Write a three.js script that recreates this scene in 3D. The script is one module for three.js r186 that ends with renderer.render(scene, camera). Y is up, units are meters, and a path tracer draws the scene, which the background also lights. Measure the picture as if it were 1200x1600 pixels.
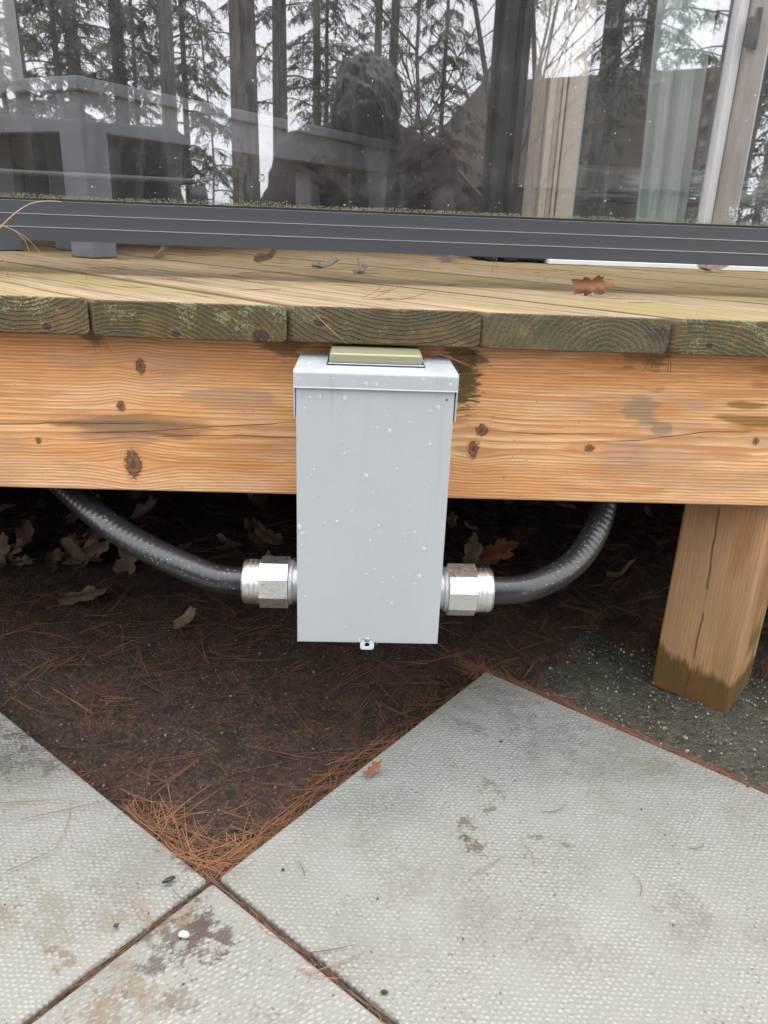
import * as THREE from 'three';
import { RoundedBoxGeometry } from 'three/addons/geometries/RoundedBoxGeometry.js';
import { mergeGeometries } from 'three/addons/utils/BufferGeometryUtils.js';
import { MarchingCubes } from 'three/addons/objects/MarchingCubes.js';

// ---------------------------------------------------------------- camera, sky, sun, exposure
const scene = new THREE.Scene();
const camera = new THREE.PerspectiveCamera(67.3, 768 / 1024, 0.01, 300);
const CAM = new THREE.Vector3(-0.017, 0.575, 0.83);
{
  const p = THREE.MathUtils.degToRad(21), r = THREE.MathUtils.degToRad(2.2), y = THREE.MathUtils.degToRad(2.25);
  const fw = new THREE.Vector3(Math.sin(y) * Math.cos(p), -Math.sin(p), -Math.cos(y) * Math.cos(p));
  const rt = new THREE.Vector3(Math.cos(y), 0, Math.sin(y));
  const up = new THREE.Vector3().crossVectors(rt, fw);
  const rt2 = rt.clone().multiplyScalar(Math.cos(r)).addScaledVector(up, Math.sin(r));
  const up2 = new THREE.Vector3().crossVectors(rt2, fw);
  camera.quaternion.setFromRotationMatrix(new THREE.Matrix4().makeBasis(rt2, up2, fw.clone().negate()));
  camera.position.copy(CAM);
}
const renderer = new THREE.WebGLRenderer({ antialias: true });
renderer.toneMapping = THREE.LinearToneMapping;
renderer.toneMappingExposure = 3.4;
renderer.shadowMap.enabled = true;

// ---------------------------------------------------------------- noise and textures
function rng(seed) {
  let a = seed >>> 0;
  return () => { a = (a + 0x6d2b79f5) | 0; let t = Math.imul(a ^ (a >>> 15), 1 | a); t = (t + Math.imul(t ^ (t >>> 7), 61 | t)) ^ t; return ((t ^ (t >>> 14)) >>> 0) / 4294967296; };
}
function hash(ix, iy) { let h = (Math.imul(ix, 374761393) + Math.imul(iy, 668265263)) | 0; h = Math.imul(h ^ (h >>> 13), 1274126177); return ((h ^ (h >>> 16)) >>> 0) / 4294967296; }
function noise(x, y) {
  const ix = Math.floor(x), iy = Math.floor(y); let fx = x - ix, fy = y - iy;
  fx = fx * fx * (3 - 2 * fx); fy = fy * fy * (3 - 2 * fy);
  const a = hash(ix, iy), b = hash(ix + 1, iy), c = hash(ix, iy + 1), d = hash(ix + 1, iy + 1);
  return a + (b - a) * fx + (c - a) * fy + (a - b - c + d) * fx * fy;
}
function fbm(x, y, o = 4) { let s = 0, a = 0.5, n = 0; for (let i = 0; i < o; i++) { s += a * noise(x, y); n += a; x = x * 2.03 + 17.3; y = y * 2.03 + 9.1; a *= 0.5; } return s / n; }
const clamp = (x, a = 0, b = 1) => Math.min(b, Math.max(a, x));
const sstep = (a, b, x) => { const t = clamp((x - a) / (b - a)); return t * t * (3 - 2 * t); };
const mixc = (a, b, t) => [a[0] + (b[0] - a[0]) * t, a[1] + (b[1] - a[1]) * t, a[2] + (b[2] - a[2]) * t];
function tex(w, h, f, srgb = true, wrap = THREE.RepeatWrapping) {
  const d = new Uint8Array(w * h * 4);
  for (let j = 0, k = 0; j < h; j++) for (let i = 0; i < w; i++, k += 4) {
    const c = f((i + 0.5) / w, (j + 0.5) / h);
    if (typeof c === 'number') { d[k] = d[k + 1] = d[k + 2] = clamp(c) * 255; d[k + 3] = 255; }
    else { d[k] = clamp(c[0], 0, 255); d[k + 1] = clamp(c[1], 0, 255); d[k + 2] = clamp(c[2], 0, 255); d[k + 3] = c.length > 3 ? clamp(c[3], 0, 255) : 255; }
  }
  const t = new THREE.DataTexture(d, w, h, THREE.RGBAFormat);
  t.magFilter = THREE.LinearFilter; t.minFilter = THREE.LinearMipmapLinearFilter; t.generateMipmaps = true;
  t.wrapS = t.wrapT = wrap; if (srgb) t.colorSpace = THREE.SRGBColorSpace; t.needsUpdate = true;
  return t;
}
// overcast sky: soft cloud deck, a little brighter overhead
{
  const w = 512, h = 256, d = new Float32Array(w * h * 4);
  for (let j = 0; j < h; j++) for (let i = 0; i < w; i++) {
    const el = ((j + 0.5) / h - 0.5) * Math.PI, az = (i / w) * Math.PI * 2, s = Math.sin(el);
    const cx = Math.cos(az) / (0.35 + Math.max(s, 0)), cy = Math.sin(az) / (0.35 + Math.max(s, 0));
    const n = 0.93 + 0.14 * fbm(cx * 1.3 + 40, cy * 1.3 + 40, 4);
    const L = (s > 0 ? (0.68 + 0.5 * s) * n : 0.68 * n);
    const k = (j * w + i) * 4;
    d[k] = L * 0.95; d[k + 1] = L * 0.975; d[k + 2] = L * 1.035; d[k + 3] = 1;
  }
  const t = new THREE.DataTexture(d, w, h, THREE.RGBAFormat, THREE.FloatType);
  t.mapping = THREE.EquirectangularReflectionMapping; t.magFilter = t.minFilter = THREE.LinearFilter; t.needsUpdate = true;
  scene.background = t; scene.environment = t;
}
const sun = new THREE.DirectionalLight(0xfff8f0, 1.5);
sun.position.set(0.3, 9, -3.45); sun.target.position.set(0, 0.2, 0);
sun.castShadow = true; sun.shadow.radius = 20; sun.shadow.mapSize.set(2048, 2048);
sun.shadow.camera.left = -6; sun.shadow.camera.right = 6; sun.shadow.camera.top = 6; sun.shadow.camera.bottom = -6; sun.shadow.camera.far = 40;
scene.add(sun, sun.target);

// ---------------------------------------------------------------- helpers
const taken = {};
function numbered(name) { const n = taken[name] = (taken[name] ?? -1) + 1; return n ? `${name}_${String(n).padStart(3, '0')}` : name; }
function shadows(o) { o.castShadow = true; o.receiveShadow = true; return o; }
function part(name, geo, mat, parent) { const m = shadows(new THREE.Mesh(geo, mat)); m.name = name; parent.add(m); return m; }
function thing(name, label, category, pos = [0, 0, 0], group) {
  const g = new THREE.Group(); g.name = numbered(name); g.position.set(...pos); g.userData = { label, category }; if (group) g.userData.group = group; scene.add(g); return g;
}
function solo(name, geo, mat, label, category, group) {
  const m = shadows(new THREE.Mesh(geo, mat)); m.name = numbered(name); m.userData = { label, category }; if (group) m.userData.group = group; scene.add(m); return m;
}
function setting(name, geo, mat) { const m = shadows(new THREE.Mesh(geo, mat)); m.name = name; m.userData.kind = 'structure'; scene.add(m); return m; }
const std = (o) => new THREE.MeshStandardMaterial(o);
const phys = (o) => new THREE.MeshPhysicalMaterial(o);
const lin = (r, g, b) => new THREE.Color().setRGB(r, g, b);
const box = (x0, x1, y0, y1, z0, z1) => new THREE.BoxGeometry(x1 - x0, y1 - y0, z1 - z0).translate((x0 + x1) / 2, (y0 + y1) / 2, (z0 + z1) / 2);
const rbox = (x0, x1, y0, y1, z0, z1, r = 0.002, s = 2) => new RoundedBoxGeometry(x1 - x0, y1 - y0, z1 - z0, s, r).translate((x0 + x1) / 2, (y0 + y1) / 2, (z0 + z1) / 2);
const plain = (g) => { const n = g.index ? g.toNonIndexed() : g; for (const k of Object.keys(n.attributes)) if (!['position', 'normal', 'uv'].includes(k)) n.deleteAttribute(k); n.clearGroups(); return n; };
const join = (a) => mergeGeometries(a.map(plain));
function uvFrom(g, f) { const p = g.attributes.position, u = new Float32Array(p.count * 2); for (let i = 0; i < p.count; i++) { const q = f(p.getX(i), p.getY(i), p.getZ(i)); u[2 * i] = q[0]; u[2 * i + 1] = q[1]; } g.setAttribute('uv', new THREE.BufferAttribute(u, 2)); return g; }
function jitter(g, amp, freq, seed = 0) { // small unevenness along normals
  const p = g.attributes.position, n = g.attributes.normal;
  for (let i = 0; i < p.count; i++) { const x = p.getX(i), y = p.getY(i), z = p.getZ(i); const d = (fbm(x * freq + seed + z * freq * 0.7, y * freq + z * freq * 1.3 + seed, 3) - 0.5) * amp; p.setXYZ(i, x + n.getX(i) * d, y + n.getY(i) * d, z + n.getZ(i) * d); }
  return g;
}

// ---------------------------------------------------------------- measured frame (metres)
const DECK = 0.4845, BOARD = 0.038, BEAM_Z = -0.029, BEAM_B = 0.264;
const E1 = new THREE.Vector2(0.647, -0.762), E2 = new THREE.Vector2(0.762, 0.647);  // slab axes in x, z
const SX = new THREE.Vector2(-0.1404, 0.2846), SLAB = 0.472, JOINT = 0.007;
const onSlabAxes = (a, b) => [SX.x + a * E1.x + b * E2.x, SX.y + a * E1.y + b * E2.y];

// ---------------------------------------------------------------- ground
const groundTex = tex(512, 512, (u, v) => {
  const n = fbm(u * 24, v * 24, 4), g = fbm(u * 6 + 3, v * 6 + 8, 3);
  return mixc(mixc([70, 60, 46], [94, 76, 56], n), [74, 78, 50], sstep(0.5, 0.68, g) * 0.6);
});
groundTex.repeat.set(60, 60);
setting('ground', new THREE.PlaneGeometry(240, 240).rotateX(-Math.PI / 2).translate(0, -0.085, 0), std({ map: groundTex, roughness: 1 }));

const inPad = (x, z) => { const a = (x - SX.x) * E1.x + (z - SX.y) * E1.y, b = (x - SX.x) * E2.x + (z - SX.y) * E2.y; return sstep(0.42, 0.47, a) * sstep(0.02, 0.05, b + 0.07 * (fbm(x * 16, z * 16, 3) - 0.5)) * (1 - sstep(0.46, 0.5, b)) * (1 - sstep(0.72, 0.8, a + 0.12 * (fbm(x * 16 + 5, z * 16, 3) - 0.5))); };
const nearX = (x, z) => { const dx = x - SX.x, dz = z - SX.y; return Math.exp(-(dx * dx + dz * dz) / 0.016); };
function soilY(x, z) {
  let y = -0.036 + 0.022 * (fbm(x * 5 + 3, z * 5 + 7, 3) - 0.5) + 0.012 * (fbm(x * 38, z * 38, 3) - 0.5) + 0.006 * (noise(x * 160, z * 160) - 0.5);
  y += 0.016 * nearX(x, z) - 0.012 * sstep(-0.2, -0.8, z);
  const a = (x - SX.x) * E1.x + (z - SX.y) * E1.y - SLAB, b = (x - SX.x) * E2.x + (z - SX.y) * E2.y, low = y - 0.045 * inPad(x, z);
  return a > -0.01 && a < 0.09 && b > -0.02 ? Math.max(low, -0.012 - 0.62 * Math.max(a, 0) + 0.008 * (fbm(x * 40, z * 40, 2) - 0.5)) : low;
}
const soilTex = tex(1024, 1024, (u, v) => {
  const f = fbm(u * 160, v * 160, 3), g = fbm(u * 14, v * 14, 4), s = noise(u * 420, v * 420), q = noise(u * 300 + 50, v * 300);
  let c = mixc([36, 24, 17], [84, 60, 43], clamp(f * 1.5 - 0.25));
  c = mixc(c, [94, 60, 38], sstep(0.5, 0.75, g) * 0.35);
  c = mixc(c, [30, 22, 18], sstep(0.6, 0.75, fbm(u * 40 + 9, v * 40, 3)) * 0.6);
  if (s > 0.93) c = mixc(c, [176, 160, 138], 0.7);
  if (q > 0.95) c = mixc(c, [128, 78, 44], 0.8);
  return c;
});
const soilBump = tex(1024, 1024, (u, v) => 0.5 * fbm(u * 160, v * 160, 3) + 0.5 * noise(u * 420, v * 420), false);
{
  const nx = 300, nz = 260, g = new THREE.PlaneGeometry(3.6, 2.7, nx, nz).rotateX(-Math.PI / 2).translate(0, 0, -0.85);
  const p = g.attributes.position;
  for (let i = 0; i < p.count; i++) p.setY(i, soilY(p.getX(i), p.getZ(i)));
  g.computeVertexNormals();
  uvFrom(g, (x, y, z) => [x / 0.6, z / 0.6]);
  setting('soil', g, std({ map: soilTex, bumpMap: soilBump, bumpScale: 0.006, roughness: 0.95 }));
}

// ---------------------------------------------------------------- patio slabs
const bumpsAt = (x, z, kind) => { // embossed skin of the slabs: uneven little pads, metres
  const c = kind ? [0.0074, 0.0042] : [0.0057, 0.0042], t = kind ? 0.3 : 0.92, u = (x * Math.cos(t) + z * Math.sin(t)) / c[0], v = (z * Math.cos(t) - x * Math.sin(t)) / c[1] + 0.5 * (kind ? noise(x * 90, z * 90) : 0);
  const iv = Math.floor(v); let best = 0;
  for (let b = iv - 1; b <= iv + 1; b++) {
    const off = (b & 1) * 0.5, iu = Math.floor(u - off);
    for (let a = iu - 1; a <= iu + 1; a++) {
      const h = hash(a * 7 + kind * 991, b * 13 + 5), g = hash(a * 5 + 77, b * 11 + 3), du = u - (a + 0.5 + off + (h - 0.5) * 0.34), dv = v - (b + 0.5 + (g - 0.5) * 0.34);
      const q = Math.exp(-(du * du * 4.6 + dv * dv * 5.2)) * (0.55 + 0.45 * hash(a + 31, b + 57)); if (q > best) best = q;
    }
  }
  return best * (0.62 + 0.6 * fbm(x * 26 + 8, z * 26, 3));
};
const slabBump = [0, 1].map((kind) => tex(2048, 2048, (u, v) => { const x = u * SLAB, z = v * SLAB; return 0.78 * bumpsAt(x, z, kind) + 0.13 * noise(x * 1500, z * 1500) + 0.09 * fbm(x * 300, z * 300, 2); }, false, THREE.ClampToEdgeWrapping));
function slabColour(kind, seed, stains) {
  return tex(1024, 1024, (u, v) => {
    const x = u * SLAB, z = v * SLAB, n = fbm(x * 24 + seed, z * 24 + seed, 5), m = fbm(x * 130 + seed, z * 130, 3), h = bumpsAt(x, z, kind);
    let c = mixc([119, 118, 111], [128, 127, 121], clamp(n * 1.5 - 0.25));
    c = mixc(c, [166, 166, 161], sstep(0.25, 0.85, h) * 0.55); { const g = noise(x * 1900, z * 1900); c = mixc(c, [c[0] * 0.72, c[1] * 0.71, c[2] * 0.69], sstep(0.55, 0.95, g) * 0.3); }
    c = mixc(c, [104, 100, 88], sstep(0.5, 0.75, 0.6 * fbm(x * 14 + seed * 2, z * 14, 3) + 0.4 * fbm(x * 330, z * 330 + seed, 3)) * 0.5);
    if (noise(x * 640 + seed, z * 640) > 0.86 && fbm(x * 17 + seed * 3, z * 17 + 4, 3) > 0.54) c = mixc(c, [56, 53, 47], 0.55 * (1 - h));
    if (noise(x * 900 + seed, z * 900) > 0.94 && m > 0.55) c = mixc(c, [88, 80, 68], 0.6);
    for (const [sx, sz, r, col, amt, fq] of stains) {
      if (Math.abs(x - sx) > r * 3 || Math.abs(z - sz) > r * 3) continue; const wob = 1.5 * r, d = Math.hypot(x - sx + wob * (fbm(x * 55 + sx * 90, z * 55, 3) - 0.5) * 2, z - sz + wob * (fbm(x * 55 + 40, z * 55 + sz * 90, 3) - 0.5) * 2) / r; if (d > 1.8) continue;
      const e = fbm(x * fq + seed, z * fq + sx * 50, 4) - 0.42 * d - 0.02 - (fq > 400 ? 0.02 : 0.14) * (h - 0.5);
      c = mixc(c, col, sstep(0.04, 0.34, e + 0.3 * (noise(x * 1400, z * 1400) - 0.5)) * Math.min(1, amt * 0.42));
    }
    return c;
  }, true, THREE.ClampToEdgeWrapping);
}
// slab local frame: u along E1, v along E2, measured from the slab's low corner
const lc = (x, z, a0, b0) => [(x - SX.x) * E1.x + (z - SX.y) * E1.y - a0, (x - SX.x) * E2.x + (z - SX.y) * E2.y - b0];
const S = SLAB;
const st = (list, a0, b0) => list.map(([x, z, r, col, amt, fq]) => { const q = lc(x, z, a0, b0); return [q[0], q[1], r, col, amt, fq]; });
const DIRT = [70, 62, 48], RUST = [92, 72, 50], DARKD = [50, 43, 38], GREENISH = [94, 90, 68];
const slabMats = {
  '0,0': std({ map: slabColour(0, 3, st([[0.104, 0.21, 0.009, DIRT, 1.4, 330], [0.101, 0.232, 0.006, DARKD, 1.5, 330], [0.11, 0.246, 0.008, DIRT, 1.6, 330], [0.13, 0.19, 0.008, DIRT, 1.3, 330], [0.171, 0.233, 0.005, DIRT, 1.4, 330], [0.2, 0.245, 0.006, DIRT, 1.2, 330], [0.14, 0.16, 0.012, DIRT, 0.9, 400], [0.337, 0.12, 0.02, GREENISH, 0.8, 90], [0.18, 0.02, 0.04, DARKD, 0.5, 620], [0.23, 0.08, 0.04, DARKD, 0.5, 620], [0.12, 0.05, 0.016, DARKD, 0.7, 520], [0.29, 0.33, 0.022, DIRT, 0.5, 420]], 0, 0)), bumpMap: slabBump[0], bumpScale: 0.0019, roughness: 0.85 }),
  '-1,-1': std({ map: slabColour(0, 11, st([[-0.315, 0.335, 0.026, RUST, 0.8, 260], [-0.278, 0.322, 0.026, GREENISH, 0.8, 260], [-0.22, 0.33, 0.014, RUST, 0.6, 260], [-0.16, 0.262, 0.018, DARKD, 1.1, 210], [-0.175, 0.25, 0.012, DARKD, 1.0, 240], [-0.38, 0.12, 0.04, DARKD, 0.9, 520], [-0.42, 0.08, 0.04, DARKD, 0.9, 520], [-0.25, 0.365, 0.012, RUST, 1.2, 200]], -S, -S)), bumpMap: slabBump[0], bumpScale: 0.0019, roughness: 0.85 }),
  '-1,0': std({ map: slabColour(1, 23, st([[-0.168, 0.338, 0.028, DARKD, 1.3, 150], [-0.149, 0.35, 0.02, [60, 44, 42], 1.7, 200], [-0.16, 0.325, 0.02, RUST, 0.9, 230], [-0.19, 0.385, 0.022, RUST, 0.8, 320], [-0.165, 0.402, 0.02, RUST, 0.8, 340], [-0.2, 0.42, 0.02, RUST, 0.9, 300], [-0.14, 0.405, 0.012, DIRT, 0.9, 300]], -S, 0)), bumpMap: slabBump[1], bumpScale: 0.0019, roughness: 0.85 }),
};
const slabPlain = std({ map: slabColour(0, 41, []), bumpMap: slabBump[0], bumpScale: 0.0011, roughness: 0.82 });
const slabLabels = {
  '0,0': 'grey textured concrete patio slab with its corner under the electrical box', '-1,-1': 'grey textured patio slab with rusty smudges at the left edge',
  '-1,0': 'pale ribbed patio slab with a dark stain and white pebble on it',
};
{
  const g0 = new RoundedBoxGeometry(S - JOINT, 0.05, S - JOINT, 3, 0.004);
  uvFrom(g0, (x, y, z) => [x / S + 0.5, z / S + 0.5]);
  let k = 0;
  for (let i = -3; i <= 1; i++) for (let j = -3; j <= 3; j++) {
    const key = `${i},${j}`, [cx, cz] = onSlabAxes((i + 0.5) * S, (j + 0.5) * S);
    if (key !== '0,0' && key !== '-1,-1' && (cz < 0.34 || Math.abs(cx) > 1.5 || cz > 1.9)) continue;
    const l = slabLabels[key] ?? 'plain grey patio slab outside the picture, beside the stained slabs';
    const m = solo('patio_slab', g0, slabMats[key] ?? slabPlain, l, 'paving slab', slabLabels[key] ? 'patio slabs laid diagonally to the deck' : 'patio slabs behind the photographer');
    m.position.set(cx, -0.025 + 0.0015 * Math.sin(k * 2.3), cz); m.rotation.y = -Math.atan2(E1.y, E1.x) ; m.rotation.z = 0.003 * Math.sin(k * 1.7); k++;
  }
}
// dirt packed into the joints
{
  const dirt = std({ map: soilTex, bumpMap: soilBump, bumpScale: 0.003, roughness: 1 });
  const strips = [];
  for (const [a0, b0, a1, b1] of [[0, 0, -2 * S, 0], [0, 0, 0, 2 * S]]) {
    const n = 90, w = 0.0065, pos = [], idx = [];
    for (let i = 0; i <= n; i++) {
      const t = i / n, [x, z] = onSlabAxes(a0 + (a1 - a0) * t, b0 + (b1 - b0) * t), dx = (b1 - b0) ? E1 : E2;
      const h = -0.006 + 0.005 * noise(t * 120, 3);
      for (const s of [-1, 0, 1]) pos.push(x + dx.x * s * w, h + (s ? -0.004 : 0), z + dx.y * s * w);
      if (i) { const b = (i - 1) * 3; for (const o of [0, 1]) idx.push(b + o, b + o + 1, b + o + 3, b + o + 1, b + o + 4, b + o + 3); }
    }
    const g = new THREE.BufferGeometry(); g.setAttribute('position', new THREE.Float32BufferAttribute(pos, 3)); g.setIndex(idx); g.computeVertexNormals(); uvFrom(g, (x, y, z) => [x / 0.6, z / 0.6]);
    strips.push(g);
  }
  const m = setting('joint_soil', join(strips), dirt); m.userData.kind = 'stuff'; m.userData.label = 'brown soil packed in the joints between the patio slabs'; m.userData.category = 'soil';
}
// concrete footing pad under the post
const padTex = tex(1024, 1024, (u, v) => {
  const n = fbm(u * 18, v * 18, 5), s = noise(u * 330, v * 330), q = fbm(u * 70, v * 70, 3);
  let c = mixc([62, 60, 51], [94, 90, 77], n);
  c = mixc(c, [82, 82, 56], sstep(0.5, 0.7, fbm(u * 7 + 4, v * 7, 3)) * 0.5);
  c = mixc(c, [58, 54, 47], sstep(0.52, 0.66, q) * 0.5);
  if (s > 0.9) c = mixc(c, [168, 164, 150], 0.6);
  return c;
});
const padBump = tex(1024, 1024, (u, v) => 0.6 * fbm(u * 90, v * 90, 3) + 0.4 * noise(u * 330, v * 330), false);
{
  const g = jitter(new THREE.BoxGeometry(0.46, 0.08, 0.45, 60, 4, 60), 0.012, 18, 5); g.computeVertexNormals();
  uvFrom(g, (x, y, z) => [x * 2, z * 2]);
  const m = solo('concrete_pad', g, std({ map: padTex, bumpMap: padBump, bumpScale: 0.004, roughness: 0.5 }), 'dark wet concrete pad under the wooden post', 'concrete pad');
  const [cx, cz] = onSlabAxes(0.485 + 0.21, 0.225); m.position.set(cx, -0.0915, cz); m.rotation.y = -Math.atan2(E1.y, E1.x);
}

// ---------------------------------------------------------------- deck: boards cut at the rim, rim beam, posts
const deck = thing('wooden_deck', 'weathered wooden deck of diagonal boards on an orange timber rim beam', 'deck');
// top of the boards: weathered, yellow-green algae streaks along the grain
const deckTopTex = tex(1024, 1024, (u, v) => { // u: 2 m along the board, v: four boards across
  const s = u * 2, w = v * 0.6, lane = Math.floor(v * 4);
  const grain = fbm(s * 3.1, w * 420 + 3 * fbm(s * 2, w * 20, 2), 3), low = fbm(s * 4 + lane * 7, w * 20, 4), al = fbm(s * 2.3 + 40 + lane * 5, w * 9 + 3, 4);
  let c = mixc([124, 104, 76], [182, 160, 124], clamp(grain * 1.9 - 0.45));
  c = mixc(c, [182, 152, 126], sstep(0.5, 0.75, low) * 0.6);
  c = mixc(c, [150, 132, 72], sstep(0.42, 0.62, al) * (0.35 + 0.35 * grain));
  c = mixc(c, [92, 76, 50], sstep(0.6, 0.78, fbm(s * 9, w * 160 + 5, 3)) * 0.7);
  return c;
});
const deckTopBump = tex(1024, 1024, (u, v) => fbm(u * 7, v * 0.6 * 420, 3), false);
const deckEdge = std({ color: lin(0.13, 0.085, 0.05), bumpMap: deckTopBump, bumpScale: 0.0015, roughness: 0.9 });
const deckSide = std({ map: deckTopTex, bumpMap: deckTopBump, bumpScale: 0.0015, roughness: 0.85 });
// end grain: one row per board
const ROWS = 8;
const endSpec = [ // pith x, pith y (m, from the low left corner of the end), ring spacing, tint, lichen amount, knots
  [0.13, 0.075, 0.0042, [98, 84, 58], 1.0, [[0.155, 0.008, 0.006]]],
  [0.03, -0.06, 0.0044, [96, 82, 54], 1.0, [[0.083, 0.0065, 0.006], [0.172, 0.0068, 0.0105], [0.02, 0.03, 0.003]]],
  [0.112, 0.105, 0.0043, [92, 78, 56], 0.45, [[0.03, 0.022, 0.008]]],
  [0.132, -0.004, 0.0046, [100, 88, 66], 0.35, [[0.185, 0.022, 0.018]]],
  [0.02, -0.07, 0.0042, [104, 92, 64], 0.9, [[0.035, 0.011, 0.005]]],
  [0.1, 0.09, 0.0045, [98, 84, 60], 0.8, []], [0.15, -0.02, 0.004, [94, 84, 60], 0.6, []], [0.06, 0.08, 0.0046, [100, 86, 60], 0.7, []],
];
function endHeight(r, x, y) {
  const [px, py, sp] = endSpec[r];
  const wx = x + 0.004 * (fbm(x * 60 + r * 9, y * 60, 3) - 0.5), wy = y + 0.004 * (fbm(x * 60 + 30, y * 60 + r * 5, 3) - 0.5);
  const d = Math.hypot((wx - px) / 1.41, wy - py), t = d / sp + 1.2 * noise(d * 60, r * 3.3), f = t - Math.floor(t);
  return f < 0.75 ? f / 0.75 : (1 - f) / 0.25;
}
const endTex = tex(1280, ROWS * 256, (u, v) => {
  const r = Math.min(ROWS - 1, Math.floor(v * ROWS)), x = u * 0.2, y = (v * ROWS - r) * 0.04, sp = endSpec[r];
  const ring = endHeight(r, x, y), n = fbm(x * 70 + r * 11, y * 70, 4), fine = noise(x * 1500, y * 1500 + r * 90);
  let c = mixc(sp[3].map((q) => q * 0.72), sp[3].map((q) => q * 1.1), ring * 0.36 + 0.4 * fine + 0.24 * fbm(x * 160 + r * 3, y * 160, 2));
  c = mixc(c, [72, 70, 52], sstep(0.42, 0.7, n) * 0.5);
  c = mixc(c, [126, 100, 58], sstep(0.55, 0.8, fbm(x * 34 + r * 4, y * 50 + 20, 3)) * 0.45);
  for (const [kx, ky, kr] of sp[5]) {
    const d = Math.hypot(x - kx, (y - ky) * 1.45) / kr + 0.25 * (fine - 0.5);
    const big = kr > 0.012;
    c = mixc(c, big ? [58, 52, 46] : [58, 48, 44], (1 - sstep(big ? 0.3 : 0.75, 1, d)) * (big ? 0.7 : 0.9));
    if (!big && d > 0.9 && d < 1.35) c = mixc(c, [120, 92, 54], 0.5);
  }
  // lichen crust, grainy outline, mostly near the weathered upper edge
  const li = fbm(x * 52 + r * 21, y * 80 + r, 3) + 0.75 * (fbm(x * 650, y * 650 + r * 40, 2) - 0.5) + (y / 0.038 - 0.62) * 0.3;
  c = mixc(c, [146, 150, 112], sstep(0.62, 0.82, li) * 0.6 * sp[4]);
  if (noise(x * 1100 + 7, y * 1100) > 0.95) c = mixc(c, [190, 186, 150], 0.5);
  return c;
}, true, THREE.ClampToEdgeWrapping);
const endBump = tex(1280, ROWS * 256, (u, v) => { const r = Math.min(ROWS - 1, Math.floor(v * ROWS)), x = u * 0.2, y = (v * ROWS - r) * 0.04; return 0.4 * endHeight(r, x, y) + 0.3 * noise(x * 900, y * 900 + r * 50) + 0.3 * noise(x * 320, y * 60 + r * 9); }, false, THREE.ClampToEdgeWrapping);
const endMat = std({ map: endTex, bumpMap: endBump, bumpScale: 0.002, roughness: 0.9 });
function boardGeometry(w, row, len, seed) {
  const r = 0.006, prof = [], h = BOARD;
  for (const [cx, cy, a0] of [[w - r, h - r, 0], [r, h - r, 1], [r, r, 2], [w - r, r, 3]]) for (let i = 0; i <= 4; i++) { const a = (a0 + i / 4) * Math.PI / 2; prof.push([cx + r * Math.cos(a), cy + r * Math.sin(a)]); }
  const n = prof.length, pos = [], uv = [], groups = [];
  const push = (x, y, z, u, v) => { pos.push(x + z, y, z); uv.push(u, v); };   // sheared: boards run back to the left at 45 degrees
  const ins = 0.0012, front = prof.map(([x, y]) => [x + (x < w / 2 ? ins : -ins), y + (y < h / 2 ? ins : -ins)]);
  const fu = (q) => [q[0] / 0.2, (row + 0.02 + 0.96 * q[1] / 0.04) / ROWS];
  for (let i = 0; i < n; i++) { // end face as a fan, then its eased rim
    const a = front[i], b = front[(i + 1) % n], c = [w / 2, h / 2];
    for (const q of [c, a, b]) push(q[0], q[1], 0, ...fu(q));
    const A = prof[i], B = prof[(i + 1) % n], z = -0.0014;
    push(a[0], a[1], 0, ...fu(a)); push(A[0], A[1], z, ...fu(A)); push(B[0], B[1], z, ...fu(B));
    push(a[0], a[1], 0, ...fu(a)); push(B[0], B[1], z, ...fu(B)); push(b[0], b[1], 0, ...fu(b));
  }
  groups.push([0, n * 9]);
  let per = 0; const segs = 24, isTop = (i) => i >= 3 && i <= 5, order = [...Array(n).keys()].sort((a, b) => isTop(b) - isTop(a) || a - b); let topCount = 0;
  for (const i of order) {
    const A = prof[i], B = prof[(i + 1) % n], d = Math.hypot(A[0] - B[0], A[1] - B[1]) / 1.2;
    const va = seed * 0.25 + per / 0.6, vb = seed * 0.25 + (per + d) / 0.6; per += d; if (isTop(i)) topCount += segs * 6;
    for (let k = 0; k < segs; k++) {
      const z0 = -0.0014 - (len * k) / segs, z1 = -0.0014 - (len * (k + 1)) / segs, u0 = seed * 0.37 - z0 * 0.7, u1 = seed * 0.37 - z1 * 0.7;
      push(A[0], A[1], z0, u0, va); push(A[0], A[1], z1, u1, va); push(B[0], B[1], z1, u1, vb);
      push(A[0], A[1], z0, u0, va); push(B[0], B[1], z1, u1, vb); push(B[0], B[1], z0, u0, vb);
    }
  }
  const g = new THREE.BufferGeometry();
  g.setAttribute('position', new THREE.Float32BufferAttribute(pos, 3)); g.setAttribute('uv', new THREE.Float32BufferAttribute(uv, 2));
  g.addGroup(0, n * 9, 0); g.addGroup(n * 9, topCount, 1); g.addGroup(n * 9 + topCount, pos.length / 3 - n * 9 - topCount, 2);
  g.computeVertexNormals();
  return g;
}
{
  const gaps = { '-2': 0.006, '-1': 0.0042, '0': 0.0044, '1': 0.009 };
  let x = -0.297 - 8 * 0.2057;
  for (let k = -10; k <= 17; k++) {
    const x0 = -0.297 + (k + 2) * 0.2057, gl = (gaps[k] ?? 0.005) / 2, gr = (gaps[k + 1] ?? 0.005) / 2;
    const row = ((k + 3) % ROWS + ROWS) % ROWS;
    const m = part('deck_board', boardGeometry(0.2057 - gl - gr, row, 2.45, (k + 40) * 1.0), [endMat, deckSide, deckEdge], deck);
    m.position.set(x0 + gl, DECK - BOARD + [0, 0.0006, -0.0004, 0.0003][((k % 4) + 4) % 4], [0.0, 0.001, -0.0008, 0.0006, -0.0012][((k % 5) + 5) % 5]);
  }
}
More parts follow.
